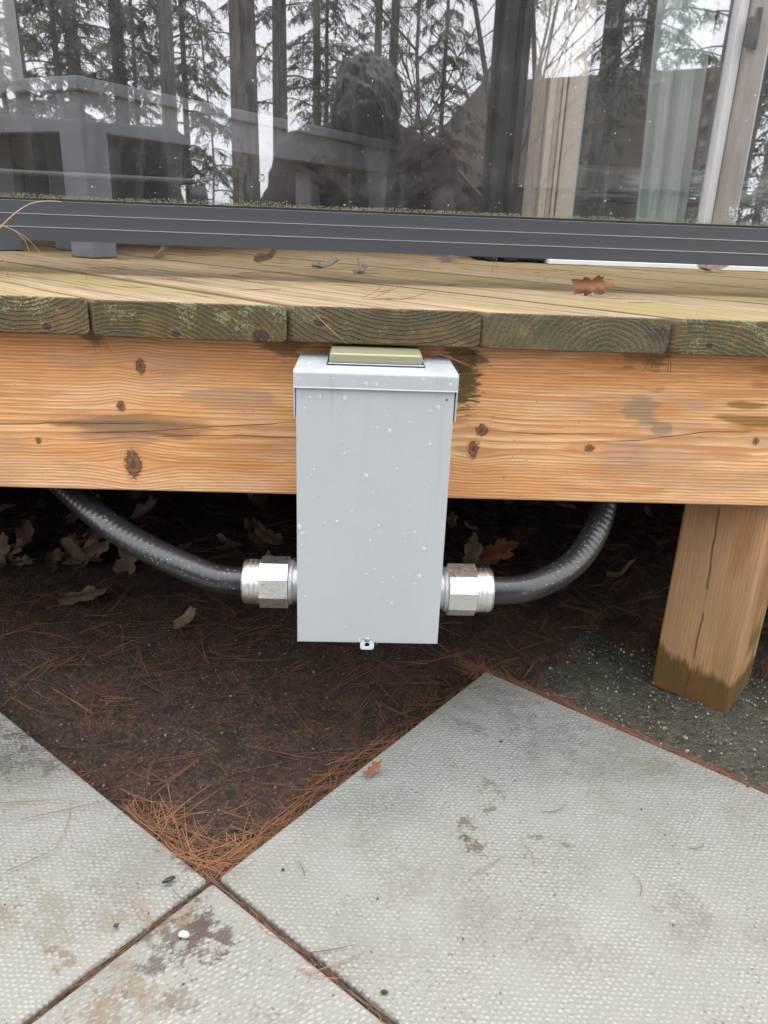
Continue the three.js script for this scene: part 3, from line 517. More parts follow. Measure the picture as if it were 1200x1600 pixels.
// ---------------------------------------------------------------- glass panel standing on the deck
const GZ = -0.32;
const powder = std({ color: lin(0.068, 0.072, 0.083), roughness: 0.4, metalness: 0.2, bumpMap: paintBump, bumpScale: 0.00008 });
const clearGlass = phys({ color: 0xffffff, transmission: 1, thickness: 0, ior: 2.05, roughness: 0.011 });
const panel = thing('glass_panel', 'wide glass panel with a dark grey ribbed bottom rail above the deck', 'glass panel', [0, 0, 0]);
{
  const s = new THREE.Shape(), z0 = -0.02, zf = 0.022, y0 = 0.5278, b = 0.0168; // profile in (depth, height): three bands, each with a fine drip ledge
  s.moveTo(z0, y0); s.lineTo(zf, y0);
  for (let k = 0; k < 3; k++) { const z = zf - k * 0.0016, y = y0 + (k + 1) * b; s.lineTo(z, y - 0.0012); s.lineTo(z + (k < 2 ? 0.0005 : 0), y - 0.0004); s.lineTo(z - (k < 2 ? 0.0016 : 0.001), y + 0.0003); }
  s.lineTo(z0, y0 + 3 * b); s.closePath();
  const g = new THREE.ExtrudeGeometry(s, { depth: 4.6, bevelEnabled: false }).rotateY(-Math.PI / 2).translate(2.35, 0, GZ);
  uvFrom(g, (x, y, z) => [x / 0.2, (y + z) / 0.2]);
  const rail = part('bottom_rail', g, powder, panel);
  for (const k of [1, 2]) part('edge_strip', box(-2.25, 2.35, y0 + k * b - 0.0002, y0 + k * b + 0.0004, GZ + 0.019, GZ + 0.0228 - (k - 1) * 0.0016), std({ color: lin(0.75, 0.75, 0.78), metalness: 0.6, roughness: 0.3 }), rail);
  part('gasket', box(-2.25, 2.35, y0 + 3 * b, y0 + 3 * b + 0.0032, GZ + 0.002, GZ + 0.0085), black, rail);
  for (const z of [-0.001, -0.0075]) part('glass_pane', box(-2.23, 2.33, y0 + 3 * b + 0.0005, 1.1, GZ + z - 0.003, GZ + z + 0.001), clearGlass, panel);
  part('top_rail', box(-2.25, 2.35, 1.1, 1.14, GZ - 0.02, GZ + 0.02), powder, panel);
  for (const x of [-2.25, 2.29]) part('side_stile', box(x, x + 0.06, y0 + 3 * b, 1.1, GZ - 0.02, GZ + 0.02), powder, panel);
  for (const x of [-2.2, -1.1, 1.1, 2.25]) part('foot', box(x, x + 0.05, DECK + 0.001, y0, GZ - 0.015, GZ + 0.015), powder, panel);
  // algae and grime crust growing up from the gasket
  const rr = rng(3), bits = [];
  for (let i = 0; i < 5200; i++) {
    const x = -0.62 + rr() * 1.28, h = Math.pow(rr(), 2.2) * (0.002 + 0.008 * fbm(x * 14, 4, 4)), sz = 0.0002 + rr() * 0.0006;
    const q = new THREE.CircleGeometry(sz, 5); q.scale(1.6, 0.8, 1); q.rotateZ(rr() * 3); q.translate(x, y0 + 3 * b + 0.003 + h, GZ + 0.0013 + rr() * 0.0003); bits.push(q);
  }
  const al = part('algae_crust', join(bits), std({ color: lin(0.24, 0.23, 0.13), roughness: 1, side: THREE.DoubleSide }), panel); al.userData.kind = 'stuff';
  const film = tex(1024, 512, (u, v) => { const n = fbm(u * 60, v * 22, 4), m = fbm(u * 9 + 4, v * 3, 3), g = noise(u * 500, v * 250); return clamp(0.012 + 0.075 * n * m + (g > 0.93 ? 0.08 : 0) + 0.04 * sstep(0.5, 0.8, fbm(u * 120, v * 12, 2))); }, false, THREE.MirroredRepeatWrapping);
  const dust = new THREE.PlaneGeometry(4.5, 0.51, 1, 1).translate(0.05, y0 + 3 * b + 0.257, GZ + 0.0006); uvFrom(dust, (x, y) => [x / 1.4, y / 0.7]);
  const du = part('dust_film', dust, std({ color: lin(0.55, 0.55, 0.53), roughness: 1, alphaMap: film, transparent: true, side: THREE.DoubleSide }), panel); du.userData.kind = 'stuff';
  const spots = [];
  for (let i = 0; i < 620; i++) {
    const x = -0.62 + rr() * 1.3, y = y0 + 3 * b + 0.006 + Math.pow(rr(), 1.5) * 0.28, sz = 0.0002 + Math.pow(rr(), 6) * 0.0009;
    const q = new THREE.CircleGeometry(sz, 7); q.scale(0.7 + rr() * 0.6, 0.7 + rr(), 1); q.translate(x, y, GZ + 0.0014); spots.push(q);
  }
  for (const [x, y] of [[-0.157, 0.618], [0.504, 0.589], [0.507, 0.594], [0.501, 0.6], [0.51, 0.604]]) for (let i = 0; i < 9; i++) { const q = new THREE.CircleGeometry(0.0006 + rr() * 0.0012, 6); q.translate(x + (rr() - 0.5) * 0.008, y + (rr() - 0.5) * 0.01, GZ + 0.0015); spots.push(q); }
  const sp = part('dried_specks', join(spots), std({ color: lin(0.5, 0.5, 0.47), roughness: 1, side: THREE.DoubleSide }), panel); sp.userData.kind = 'stuff';
}

// ---------------------------------------------------------------- house behind the glass
const charcoal = phys({ color: lin(0.016, 0.017, 0.019), roughness: 0.6, specularIntensity: 0.4, bumpMap: deckTopBump, bumpScale: 0.0006 });
const charcoal2 = phys({ color: lin(0.022, 0.023, 0.025), roughness: 0.6, specularIntensity: 0.4, bumpMap: deckTopBump, bumpScale: 0.0006 });
const greyPaint = std({ color: lin(0.15, 0.163, 0.19), roughness: 0.55, bumpMap: paintBump, bumpScale: 0.0002 });
const beige = std({ color: lin(0.42, 0.37, 0.3), roughness: 0.5 });
const white = std({ color: lin(0.78, 0.78, 0.77), roughness: 0.45 });
const roomMat = std({ color: lin(0.06, 0.055, 0.05), roughness: 0.9 });
const house = thing('house', 'dark sided house with a sliding door standing behind the glass panel', 'house');
{
  for (let i = 0; i < 20; i++) { const x = -2.3 + i * 0.13; if (x > 0.22) break; part('siding_board', rbox(x + 0.002, x + 0.128, DECK + 0.012, 2.6, -1.98, -1.95 + (i % 2) * 0.004, 0.003, 1), i % 3 ? charcoal : charcoal2, house); }
  part('wall_backing', box(-2.3, 0.3, DECK + 0.003, 2.6, -2.06, -1.9805), charcoal, house);
  part('corner_post', join([rbox(0.276, 0.306, DECK + 0.002, 2.6, -1.12, -1.078, 0.003), rbox(0.3065, 0.318, DECK + 0.002, 2.6, -1.12, -1.09, 0.002), rbox(0.3185, 0.351, DECK + 0.002, 2.6, -1.12, -1.072, 0.003)]), charcoal2, house);
  part('side_wall', box(0.262, 0.297, DECK + 0.003, 2.6, -1.979, -1.121), charcoal, house);
  // room behind the sliding door
  const room = new THREE.Group(); room.name = 'room'; house.add(room);
  part('room_floor', box(0.3, 2.6, DECK - 0.02, DECK + 0.002, -4.2, -1.13), std({ color: lin(0.12, 0.09, 0.06), roughness: 0.6 }), room);
  part('room_back_wall', box(0.26, 2.7, DECK, 2.7, -4.25, -4.2), roomMat, room);
  part('room_side_wall', box(0.2, 0.255, DECK, 2.7, -4.2, -1.98), roomMat, room);
  part('room_side_wall', box(2.6, 2.65, DECK, 2.7, -4.2, -1.1), roomMat, room);
  part('room_ceiling', box(0.26, 2.7, 2.65, 2.7, -4.2, -1.05), std({ color: lin(0.3, 0.3, 0.28), roughness: 0.9 }), room);
  // sliding door: beige jamb with stepped profile, sill, stile with latch, panes
  const door = new THREE.Group(); door.name = 'patio_door'; house.add(door);
  part('jamb', join([rbox(0.353, 0.386, DECK + 0.012, 2.4, -1.13, -1.1, 0.002), rbox(0.3865, 0.402, DECK + 0.012, 2.4, -1.13, -1.07, 0.003), rbox(0.4025, 0.416, DECK + 0.012, 2.4, -1.13, -1.078, 0.003), rbox(0.4165, 0.424, DECK + 0.012, 2.4, -1.13, -1.071, 0.002), rbox(0.4245, 0.4285, DECK + 0.012, 2.4, -1.13, -1.092, 0.001), rbox(0.429, 0.468, DECK + 0.012, 2.4, -1.13, -1.08, 0.003)]), beige, door);
  part('sill', rbox(0.42, 2.6, DECK + 0.0005, DECK + 0.0115, -1.14, -1.05, 0.002), white, door);
  const g2 = phys({ color: lin(0.93, 0.97, 0.96), transmission: 1, thickness: 0, ior: 1.5, roughness: 0 });
  part('door_pane', box(0.469, 0.785, DECK + 0.03, 2.35, -1.118, -1.113), g2, door);
  part('pane_edge', box(0.4685, 0.4725, DECK + 0.03, 2.35, -1.112, -1.085), std({ color: lin(0.35, 0.42, 0.44), roughness: 0.2 }), door);
  part('white_strip', rbox(0.783, 0.803, DECK + 0.012, 2.4, -1.125, -1.085, 0.002), white, door);
  const stile = part('stile', rbox(0.806, 0.852, DECK + 0.012, 2.4, -1.13, -1.07, 0.003), std({ color: lin(0.3, 0.265, 0.24), roughness: 0.4 }), door);
  part('latch', join([rbox(0.796, 0.815, 0.945, 1.0, -1.0695, -1.052, 0.002), rbox(0.812, 0.824, 0.94, 1.02, -1.0695, -1.058, 0.004)]), charcoal2, stile);
  part('weather_seal', box(0.8525, 0.857, DECK + 0.012, 2.4, -1.12, -1.075), std({ color: lin(0.6, 0.62, 0.64), roughness: 0.3, metalness: 0.6 }), door);
  part('door_pane', box(0.858, 2.5, DECK + 0.03, 2.35, -1.105, -1.1), g2, door);
  part('door_head', box(0.35, 2.6, 2.401, 2.6, -1.14, -1.07), charcoal2, door);
  // porch shell
  part('recess_ceiling', box(-2.36, 2.7, 2.6, 2.64, -2.06, -1.06), std({ color: lin(0.22, 0.21, 0.2), roughness: 0.9 }), house);
  part('upper_wall', box(-2.6, 2.9, 2.641, 2.7, -2.2, -1.07), charcoal, house);
  const rf = new THREE.Shape(); rf.moveTo(0.25, 2.705); rf.lineTo(-2.2, 3.6); rf.lineTo(-4.5, 2.705); rf.closePath();
  part('roof', new THREE.ExtrudeGeometry(rf, { depth: 6, bevelEnabled: false }).rotateY(-Math.PI / 2).translate(3.1, 0, -1.0), std({ color: lin(0.05, 0.05, 0.05), roughness: 0.9 }), house);
  part('foundation', box(-2.4, 2.7, -0.08, DECK - BOARD - 0.002, -2.5, -2.4), std({ color: lin(0.18, 0.18, 0.17), roughness: 0.95 }), house);
}
// curtain inside the sliding door
{
  const g = new THREE.PlaneGeometry(0.15, 1.8, 60, 40), p = g.attributes.position;
  for (let i = 0; i < p.count; i++) { const x = p.getX(i), y = p.getY(i); p.setXYZ(i, 0.708 + x * (0.86 + 0.1 * Math.sin(y * 2 + 1)) + 0.008 * Math.sin(y * 5), 1.42 + y, -1.17 + 0.012 * Math.sin(x * 90 + Math.sin(y * 2)) + 0.006 * Math.sin(x * 210)); }
  g.computeVertexNormals();
  solo('curtain', g, phys({ color: lin(0.6, 0.64, 0.64), roughness: 0.95, transmission: 0.35, thickness: 0, side: THREE.DoubleSide }), 'pale sheer curtain hanging inside the sliding door', 'curtain');
}
// couch inside the room
{
  const t = thing('couch', 'grey couch with a pale cushion in the dark room behind the door', 'couch', [1.05, DECK + 0.003, -2.45]);
  const f = std({ color: lin(0.05, 0.048, 0.046), roughness: 0.9 }), cu = std({ map: tex(256, 256, (u, v) => mixc([96, 96, 94], [168, 170, 168], sstep(0.4, 0.65, fbm(u * 9, v * 9, 3)))), roughness: 0.95 });
  part('base', rbox(-0.7, 0.7, 0.0, 0.16, -0.4, 0.4, 0.02), f, t); part('backrest', rbox(-0.7, 0.7, 0.161, 0.62, -0.45, -0.25, 0.04), f, t);
  part('cushion', rbox(-0.68, 0.4, 0.162, 0.28, -0.24, 0.41, 0.04), cu, t);
}
// grey benches on the porch
function bench(label, pos, turn, L, W) {
  const t = thing('bench', label, 'bench', pos, 'grey painted benches on the porch'); t.rotation.y = turn;
  const H = 0.29;
  part('top', rbox(0, L, H - 0.021, H, -W, 0, 0.003), greyPaint, t);
  for (const [z0, z1] of [[-0.03, -0.012], [-W + 0.012, -W + 0.03]]) part('apron', rbox(0.045, L - 0.045, H - 0.082, H - 0.0215, z0, z1, 0.002), greyPaint, t);
  for (const [x0, x1] of [[0.022, 0.04], [L - 0.04, L - 0.022]]) part('apron', rbox(x0, x1, H - 0.082, H - 0.0215, -W + 0.07, -0.07, 0.002), greyPaint, t);
  for (const [x, z] of [[0.012, -0.011], [L - 0.068, -0.011], [0.012, -W + 0.068], [L - 0.068, -W + 0.068]]) part('leg', rbox(x, x + 0.056, 0.0005, H - 0.0215, z - 0.057, z, 0.002), greyPaint, t);
  return t;
}
bench('long grey painted bench behind the glass with its corner leg at the left', [-0.497, DECK + 0.001, -0.628], Math.atan2(0.87, 0.5), 1.18, 0.34);
bench('grey painted bench cut off by the left picture edge behind the glass', [-1.2, DECK + 0.001, -0.8], 0.12, 0.62, 0.4);
// folded pale sheet hung at the left of the porch
{
  const g = new THREE.PlaneGeometry(0.7, 0.9, 50, 40), p = g.attributes.position;
  for (let i = 0; i < p.count; i++) { const x = p.getX(i), y = p.getY(i), u = (x + 0.35) / 0.7, v = (y + 0.45) / 0.9; p.setXYZ(i, -1.58 + u * 0.78, 0.86 + v * 1.3 + (1 - v) * 0.5 * (1 - u) * 0.2 - 0.22 * u * (1 - v), -1.25 + 0.03 * Math.sin(u * 26) * (0.4 + v) + 0.05 * u); }
  g.computeVertexNormals();
  solo('hanging_sheet', g, phys({ color: lin(0.3, 0.3, 0.3), roughness: 0.8, transmission: 0.3, thickness: 0, side: THREE.DoubleSide }), 'pale sheet hanging at the upper left behind the glass panel', 'sheet');
}

// ---------------------------------------------------------------- what the glass mirrors: photographer, tub, trees, neighbouring house
// covered tub
{
  const t = thing('covered_tub', 'dark covered tub with a rounded top edge mirrored in the glass', 'tub', [-2.1, -0.083, 2.95]); t.rotation.y = -0.35;
  const dk = phys({ color: lin(0.008, 0.007, 0.006), roughness: 0.9, specularIntensity: 0.2 });
  part('tub_shell', rbox(-1, 1, 0, 0.78, -0.95, 0.95, 0.1, 5), dk, t);
  part('cover', rbox(-1.03, 1.03, 0.79, 1.0, -0.98, 0.98, 0.09, 6), phys({ color: lin(0.009, 0.008, 0.008), roughness: 0.9, specularIntensity: 0.2 }), t);
  part('trim_strip', rbox(-1.035, 1.035, 0.766, 0.789, -0.985, 0.985, 0.01), std({ color: lin(0.07, 0.07, 0.07), roughness: 0.6 }), t);
  part('handle_knob', new THREE.CylinderGeometry(0.06, 0.06, 0.09, 24).rotateZ(Math.PI / 2).translate(1.075, 0.7, -0.75), black, t);
}
const bark = std({ map: tex(256, 512, (u, v) => { const n = fbm(u * 14, v * 10, 4), r = fbm(u * 40, v * 8, 3); return mixc(mixc([68, 63, 59], [106, 100, 96], n), [42, 38, 36], sstep(0.5, 0.65, r) * 0.7); }), roughness: 0.95 });
const needleMat = [std({ color: lin(0.055, 0.066, 0.042), roughness: 0.9, side: THREE.DoubleSide }), std({ color: lin(0.07, 0.08, 0.05), roughness: 0.9, side: THREE.DoubleSide })];
function tube(pts, r0, r1, n = 7) { // tapered limb through points
  const pos = [], uv = [], idx = [], k = pts.length;
  for (let i = 0; i < k; i++) {
    const d = new THREE.Vector3().subVectors(pts[Math.min(k - 1, i + 1)], pts[Math.max(0, i - 1)]).normalize(), a = Math.abs(d.y) > 0.9 ? new THREE.Vector3(1, 0, 0) : new THREE.Vector3(0, 1, 0);
    const N = new THREE.Vector3().crossVectors(d, a).normalize(), B = new THREE.Vector3().crossVectors(d, N), r = r0 + (r1 - r0) * (i / (k - 1));
    for (let j = 0; j <= n; j++) { const t = (j / n) * Math.PI * 2; pos.push(pts[i].x + r * (N.x * Math.cos(t) + B.x * Math.sin(t)), pts[i].y + r * (N.y * Math.cos(t) + B.y * Math.sin(t)), pts[i].z + r * (N.z * Math.cos(t) + B.z * Math.sin(t))); uv.push(j / n, pts[i].y * 0.5); if (i && j) { const q = (i - 1) * (n + 1) + j - 1; idx.push(q, q + n + 1, q + 1, q + 1, q + n + 1, q + n + 2); } }
  }
  const g = new THREE.BufferGeometry(); g.setAttribute('position', new THREE.Float32BufferAttribute(pos, 3)); g.setAttribute('uv', new THREE.Float32BufferAttribute(uv, 2)); g.setIndex(idx); g.computeVertexNormals(); return g;
}
const V3 = (x, y, z) => new THREE.Vector3(x, y, z);
function sprayMesh(list) { // list of [position, direction, length, width]: narrow leaf-like blades
  const pos = [], nor = [], uv = [];
  for (const [p, d, l, w, s] of list) {
    const q = d.clone().normalize(), sd = s.clone().cross(q).normalize().multiplyScalar(w), nn = new THREE.Vector3().crossVectors(sd, q).normalize();
    const a = p, b = p.clone().addScaledVector(q, l * 0.55).add(sd), c = p.clone().addScaledVector(q, l), e = p.clone().addScaledVector(q, l * 0.55).sub(sd);
    for (const t of [a, b, c, a, c, e]) { pos.push(t.x, t.y, t.z); nor.push(nn.x, nn.y, nn.z); uv.push(0, 0); }
  }
  const g = new THREE.BufferGeometry(); g.setAttribute('position', new THREE.Float32BufferAttribute(pos, 3)); g.setAttribute('normal', new THREE.Float32BufferAttribute(nor, 3)); g.setAttribute('uv', new THREE.Float32BufferAttribute(uv, 2)); return g;
}
function foliageBranch(r, p, dir, len, list, wood, dense, r0) {
  const pts = []; let q = p.clone(); const d = dir.clone();
  for (let i = 0; i <= 7; i++) { pts.push(q.clone()); d.y -= 0.1 + 0.09 * r(); d.x += (r() - 0.5) * 0.25; d.z += (r() - 0.5) * 0.25; d.normalize(); q = q.clone().addScaledVector(d, len / 7); }
  wood.push(tube(pts, r0, r0 * 0.25, 4));
  const side = new THREE.Vector3().crossVectors(dir, V3(0, 1, 0)).normalize();
  const n = Math.floor(len * dense);
  for (let i = 0; i < n; i++) {
    const t = 0.15 + 0.85 * r(), k = Math.min(6, Math.floor(t * 7)), P = pts[k].clone().lerp(pts[k + 1], t * 7 - k), s = r() < 0.5 ? 1 : -1, twig = 0.12 + 0.3 * len * (1 - t) * r() * 0.7 + 0.1 * r();
    const td = side.clone().multiplyScalar(s).addScaledVector(d, 0.5 + 0.6 * r()).add(V3((r() - 0.5) * 0.5, -0.25 - 0.5 * r(), (r() - 0.5) * 0.5)).normalize();
    for (let j = 0; j < 12; j++) { const b = P.clone().addScaledVector(td, twig * (j / 12)); const bd = td.clone().add(V3((r() - 0.5) * 1.5, (r() - 0.6) * 1.1, (r() - 0.5) * 1.5)); list.push([b, bd, 0.05 + 0.08 * r(), 0.005 + 0.007 * r(), V3(r() - 0.5, r() - 0.5, r() - 0.5).normalize()]); }
  }
}
function conifer(seed, h, r0, y0, spread, count, dense) {
  const r = rng(seed), list = [], wood = [], pts = [], bend = (r() - 0.5) * 0.25;
  for (let i = 0; i <= 10; i++) pts.push(V3(bend * Math.sin(i * 0.4) + 0.03 * (r() - 0.5), h * i / 10, bend * 0.5 * Math.cos(i * 0.5) - bend * 0.5));
  const trunk = tube(pts, r0, Math.max(0.01, r0 * 0.25), 12);
  for (let i = 0; i < count; i++) {
    const t = i / count, y = y0 + (h - y0) * t, a = i * 2.4 + r(), k = Math.min(9, Math.floor((y / h) * 10)), P = pts[k].clone().lerp(pts[k + 1], (y / h) * 10 - k);
    const len = spread * (1 - 0.75 * t) * (0.6 + 0.5 * r());
    foliageBranch(r, P, V3(Math.cos(a), 0.1 + 0.5 * r(), Math.sin(a)), len, list, wood, dense, 0.006 + 0.008 * len);
  }
  return { trunk, crown: sprayMesh(list), limbs: wood.length ? join(wood) : null };
}
const tallPine = [conifer(11, 13, 0.19, 6.5, 2.4, 46, 12), conifer(12, 12, 0.17, 3.2, 2.0, 46, 16), conifer(13, 14, 0.15, 2.4, 1.9, 56, 20)];
const spruce = [conifer(21, 6.5, 0.06, 0.9, 1.25, 64, 26), conifer(22, 5, 0.045, 0.6, 1.05, 58, 26), conifer(23, 3.6, 0.018, 0.5, 0.7, 30, 12)];
function placeTree(kind, proto, x, z, s, turn, label, group, mat = 0) {
  const t = thing(kind, label, 'tree', [x, -0.09, z], group); t.scale.setScalar(s); t.rotation.y = turn;
  part('trunk', proto.trunk, bark, t); if (proto.limbs) part('limbs', proto.limbs, bark, t); part('crown', proto.crown, needleMat[mat], t);
}
const PL = 'tall pine trunks mirrored in the glass', SL = 'young spruces mirrored in the glass';
for (const [x, z, v, s, l] of [
  [-5.9, 16, 1, 0.75, 'thin pine trunk farthest left in the mirrored wood'], [-4.35, 14, 2, 0.95, 'pine with low boughs mirrored above the bench corner'], [-2.85, 11, 1, 0.76, 'dark pine trunk mirrored right of the bench leg'],
  [-1.48, 9, 0, 0.98, 'thickest pine trunk mirrored left of the photographer'], [-1.45, 13, 2, 0.97, 'pine trunk mirrored just right of the thickest trunk'], [-1.1, 18, 1, 0.76, 'slim distant pine mirrored left of the head'],
  [0.25, 20, 2, 0.85, 'distant pine mirrored straight above the head'], [0.52, 16, 1, 0.78, 'slim pine mirrored right of the head'], [3.78, 12, 1, 1.1, 'stout pine mirrored in front of the brown house'],
  [5.05, 14.2, 2, 1.15, 'pine trunk mirrored behind the pale curtain'], [7.6, 17, 2, 1.0, 'pine mirrored at the far right of the wood'], [4.12, 8, 0, 1.35, 'stout bare pine trunk mirrored over the door stile'], [-6.0, 12, 2, 1.0, 'pine mirrored at the left picture edge'], [-7.6, 18, 1, 1.1, 'pine standing far left beyond the tub'], 
]) placeTree('pine_tree', tallPine[v], x, z, s, x * 1.7, l, PL, v === 2 ? 1 : 0);
for (const [x, z, v, s, l] of [
  [1.08, 11, 0, 0.8, 'spruce mirrored between the photographer and the brown house'], [-1.62, 7, 2, 0.75, 'wispy sapling mirrored between two thick trunks'], [-4.9, 13.5, 0, 1.0, 'bushy spruce mirrored at the left over the bench'], [-3.7, 12.5, 1, 1.1, 'dense spruce mirrored above the grey bench'],
  [-0.75, 15, 0, 1.0, 'spruce mirrored left of the photographer head'], [3.3, 10.5, 2, 1.15, 'dark young spruce mirrored over the brown roof'], [-6.6, 14.5, 0, 1.1, 'spruce mirrored at the far left of the glass'], [6.2, 18, 0, 1.2, 'pale spruce mirrored right of the curtain'], [-4.2, 10.5, 0, 0.95, 'bushy spruce mirrored nearest above the bench corner'], [-5.6, 10, 1, 1.1, 'dense spruce mirrored beside the hanging sheet'], [-3.1, 13.5, 0, 1.1, 'spruce mirrored behind the dark trunk by the bench'], [5.35, 9.6, 0, 0.95, 'dense spruce mirrored over the door stile'], [6.1, 10.2, 1, 1.2, 'dense spruce mirrored at the right picture edge'],
]) placeTree('spruce_tree', spruce[v], x, z, s, x * 2.3, l, SL, 1);
function bareTree(seed, h) {
  const r = rng(seed), out = [];
  const grow = (p, d, len, rad, lvl) => {
    const pts = [p.clone()]; let q = p.clone(); const dd = d.clone();
    for (let i = 0; i < 5; i++) { dd.add(V3((r() - 0.5) * 0.35, 0.05 * r(), (r() - 0.5) * 0.35)).normalize(); q = q.clone().addScaledVector(dd, len / 5); pts.push(q); }
    out.push(tube(pts, rad, rad * 0.55, lvl ? 4 : 8)); if (lvl > 3) return;
    const n = lvl ? 4 : 9;
    for (let i = 0; i < n; i++) { const k = 1 + Math.floor(r() * 4.99); const a = r() * 6.28; grow(pts[k], dd.clone().multiplyScalar(0.6).add(V3(Math.cos(a), 0.15 + 0.4 * r(), Math.sin(a)).multiplyScalar(0.8)).normalize(), len * (0.42 + 0.25 * r()), rad * 0.45, lvl + 1); }
  };
  grow(V3(0, 0, 0), V3(0, 1, 0), h, h * 0.012, 0);
  return join(out);
}
const bare = [bareTree(31, 4.2), bareTree(32, 3.6)];
for (const [x, z, v, s, l] of [[1.75, 9.5, 0, 0.95, 'bare leafless tree mirrored left of the beige jamb'], [2.75, 12, 1, 1.25, 'bare leafless tree mirrored over the brown roof'], [0.95, 14, 1, 1.2, 'bare leafless tree mirrored beside the spruce']]) {
  const t = thing('bare_tree', l, 'tree', [x, -0.09, z], 'leafless trees mirrored in the glass'); t.scale.setScalar(s); t.rotation.y = x * 3;
  part('trunk', bare[v], bark, t);
}
{
  const t = thing('dark_post', 'dark square post mirrored in the glass left of the beige jamb', 'post', [0.595, -0.083, 2.27]);
  part('shaft', join([rbox(-0.072, -0.02, 0.031, 2.9, -0.07, 0.07, 0.006), rbox(-0.0195, 0.072, 0.031, 2.9, -0.062, 0.066, 0.006)]), phys({ color: lin(0.012, 0.012, 0.013), roughness: 0.8, specularIntensity: 0.3 }), t);
  part('base_plate', rbox(-0.1, 0.1, 0, 0.0305, -0.1, 0.1, 0.004), charcoal2, t);
}
// neighbouring house
function barkMap() { return tex(256, 256, (u, v) => { const n = fbm(u * 30, v * 30, 3); return mixc([110, 104, 100], [150, 144, 138], n); }); }
{
  const t = thing('neighbour_house', 'low brown house with a hipped roof mirrored in the glass', 'house', [3.9, -0.09, 15.2]); t.rotation.y = 0.62;
  const wm = std({ color: lin(0.1, 0.078, 0.062), roughness: 0.9 }), rm = std({ map: barkMap(), color: lin(0.35, 0.29, 0.25), roughness: 0.95 });
  for (let i = 0; i < 5; i++) part('wall_board', rbox(-2.5, 2.5, i * 0.24, i * 0.24 + 0.232, -1.6 + (i % 2) * 0.004, 1.6, 0.006, 1), wm, t);
  const pos = [], W = 2.75, D = 1.9, y0 = 1.25, y1 = 3.3, rx0 = -1.9, rx1 = 2.75;
  const A = [-W, y0, -D], B = [W, y0, -D], C = [W, y0, D], Dd = [-W, y0, D], P = [rx0, y1, 0], Q = [rx1, y1, 0];
  for (const f of [[A, P, Q], [A, Q, B], [Dd, C, Q], [Dd, Q, P], [A, Dd, P], [B, Q, C], [A, B, C], [A, C, Dd]]) for (const v of f) pos.push(...v);
  const g = new THREE.BufferGeometry(); g.setAttribute('position', new THREE.Float32BufferAttribute(pos, 3)); g.computeVertexNormals(); uvFrom(g, (x, y, z) => [x * 0.3, (y + z) * 0.3]); part('roof', g, rm, t);
}
// ---------------------------------------------------------------- photographer (seen in the glass)
const smin = (a, b, k) => { const h = clamp(0.5 + 0.5 * (b - a) / k); return b + (a - b) * h - k * h * (1 - h); };
function capsule(p, a, b, ra, rb) { const ba = [b[0] - a[0], b[1] - a[1], b[2] - a[2]], pa = [p[0] - a[0], p[1] - a[1], p[2] - a[2]], l = ba[0] ** 2 + ba[1] ** 2 + ba[2] ** 2, t = clamp((pa[0] * ba[0] + pa[1] * ba[1] + pa[2] * ba[2]) / l); return Math.hypot(pa[0] - ba[0] * t, pa[1] - ba[1] * t, pa[2] - ba[2] * t) - (ra + (rb - ra) * t); }
function meshField(center, half, res, f, colour) {
  const mc = new MarchingCubes(res, std({}), false, false, 200000); mc.isolation = 0;
  const n = mc.size, hs = n / 2;
  for (let k = 0; k < n; k++) for (let j = 0; j < n; j++) for (let i = 0; i < n; i++) mc.field[k * n * n + j * n + i] = -f([center[0] + ((i - hs) / hs) * half, center[1] + ((j - hs) / hs) * half, center[2] + ((k - hs) / hs) * half]);
  mc.update();
  const pos = new Float32Array(mc.count * 3), nor = new Float32Array(mc.count * 3), col = new Float32Array(mc.count * 3);
  for (let i = 0; i < mc.count; i++) {
    const q = [0, 1, 2].map((a) => center[a] + mc.positionArray[i * 3 + a] * half); pos.set(q, i * 3);
    const e = 0.003, g = [0, 1, 2].map((a) => { const u = q.slice(), v = q.slice(); u[a] += e; v[a] -= e; return f(u) - f(v); }), l = Math.hypot(...g) || 1; nor.set(g.map((x) => x / l), i * 3);
    col.set(colour(q), i * 3);
  }
  const g = new THREE.BufferGeometry(); g.setAttribute('position', new THREE.BufferAttribute(pos, 3)); g.setAttribute('normal', new THREE.BufferAttribute(nor, 3)); g.setAttribute('color', new THREE.BufferAttribute(col, 3));
  return g;
}
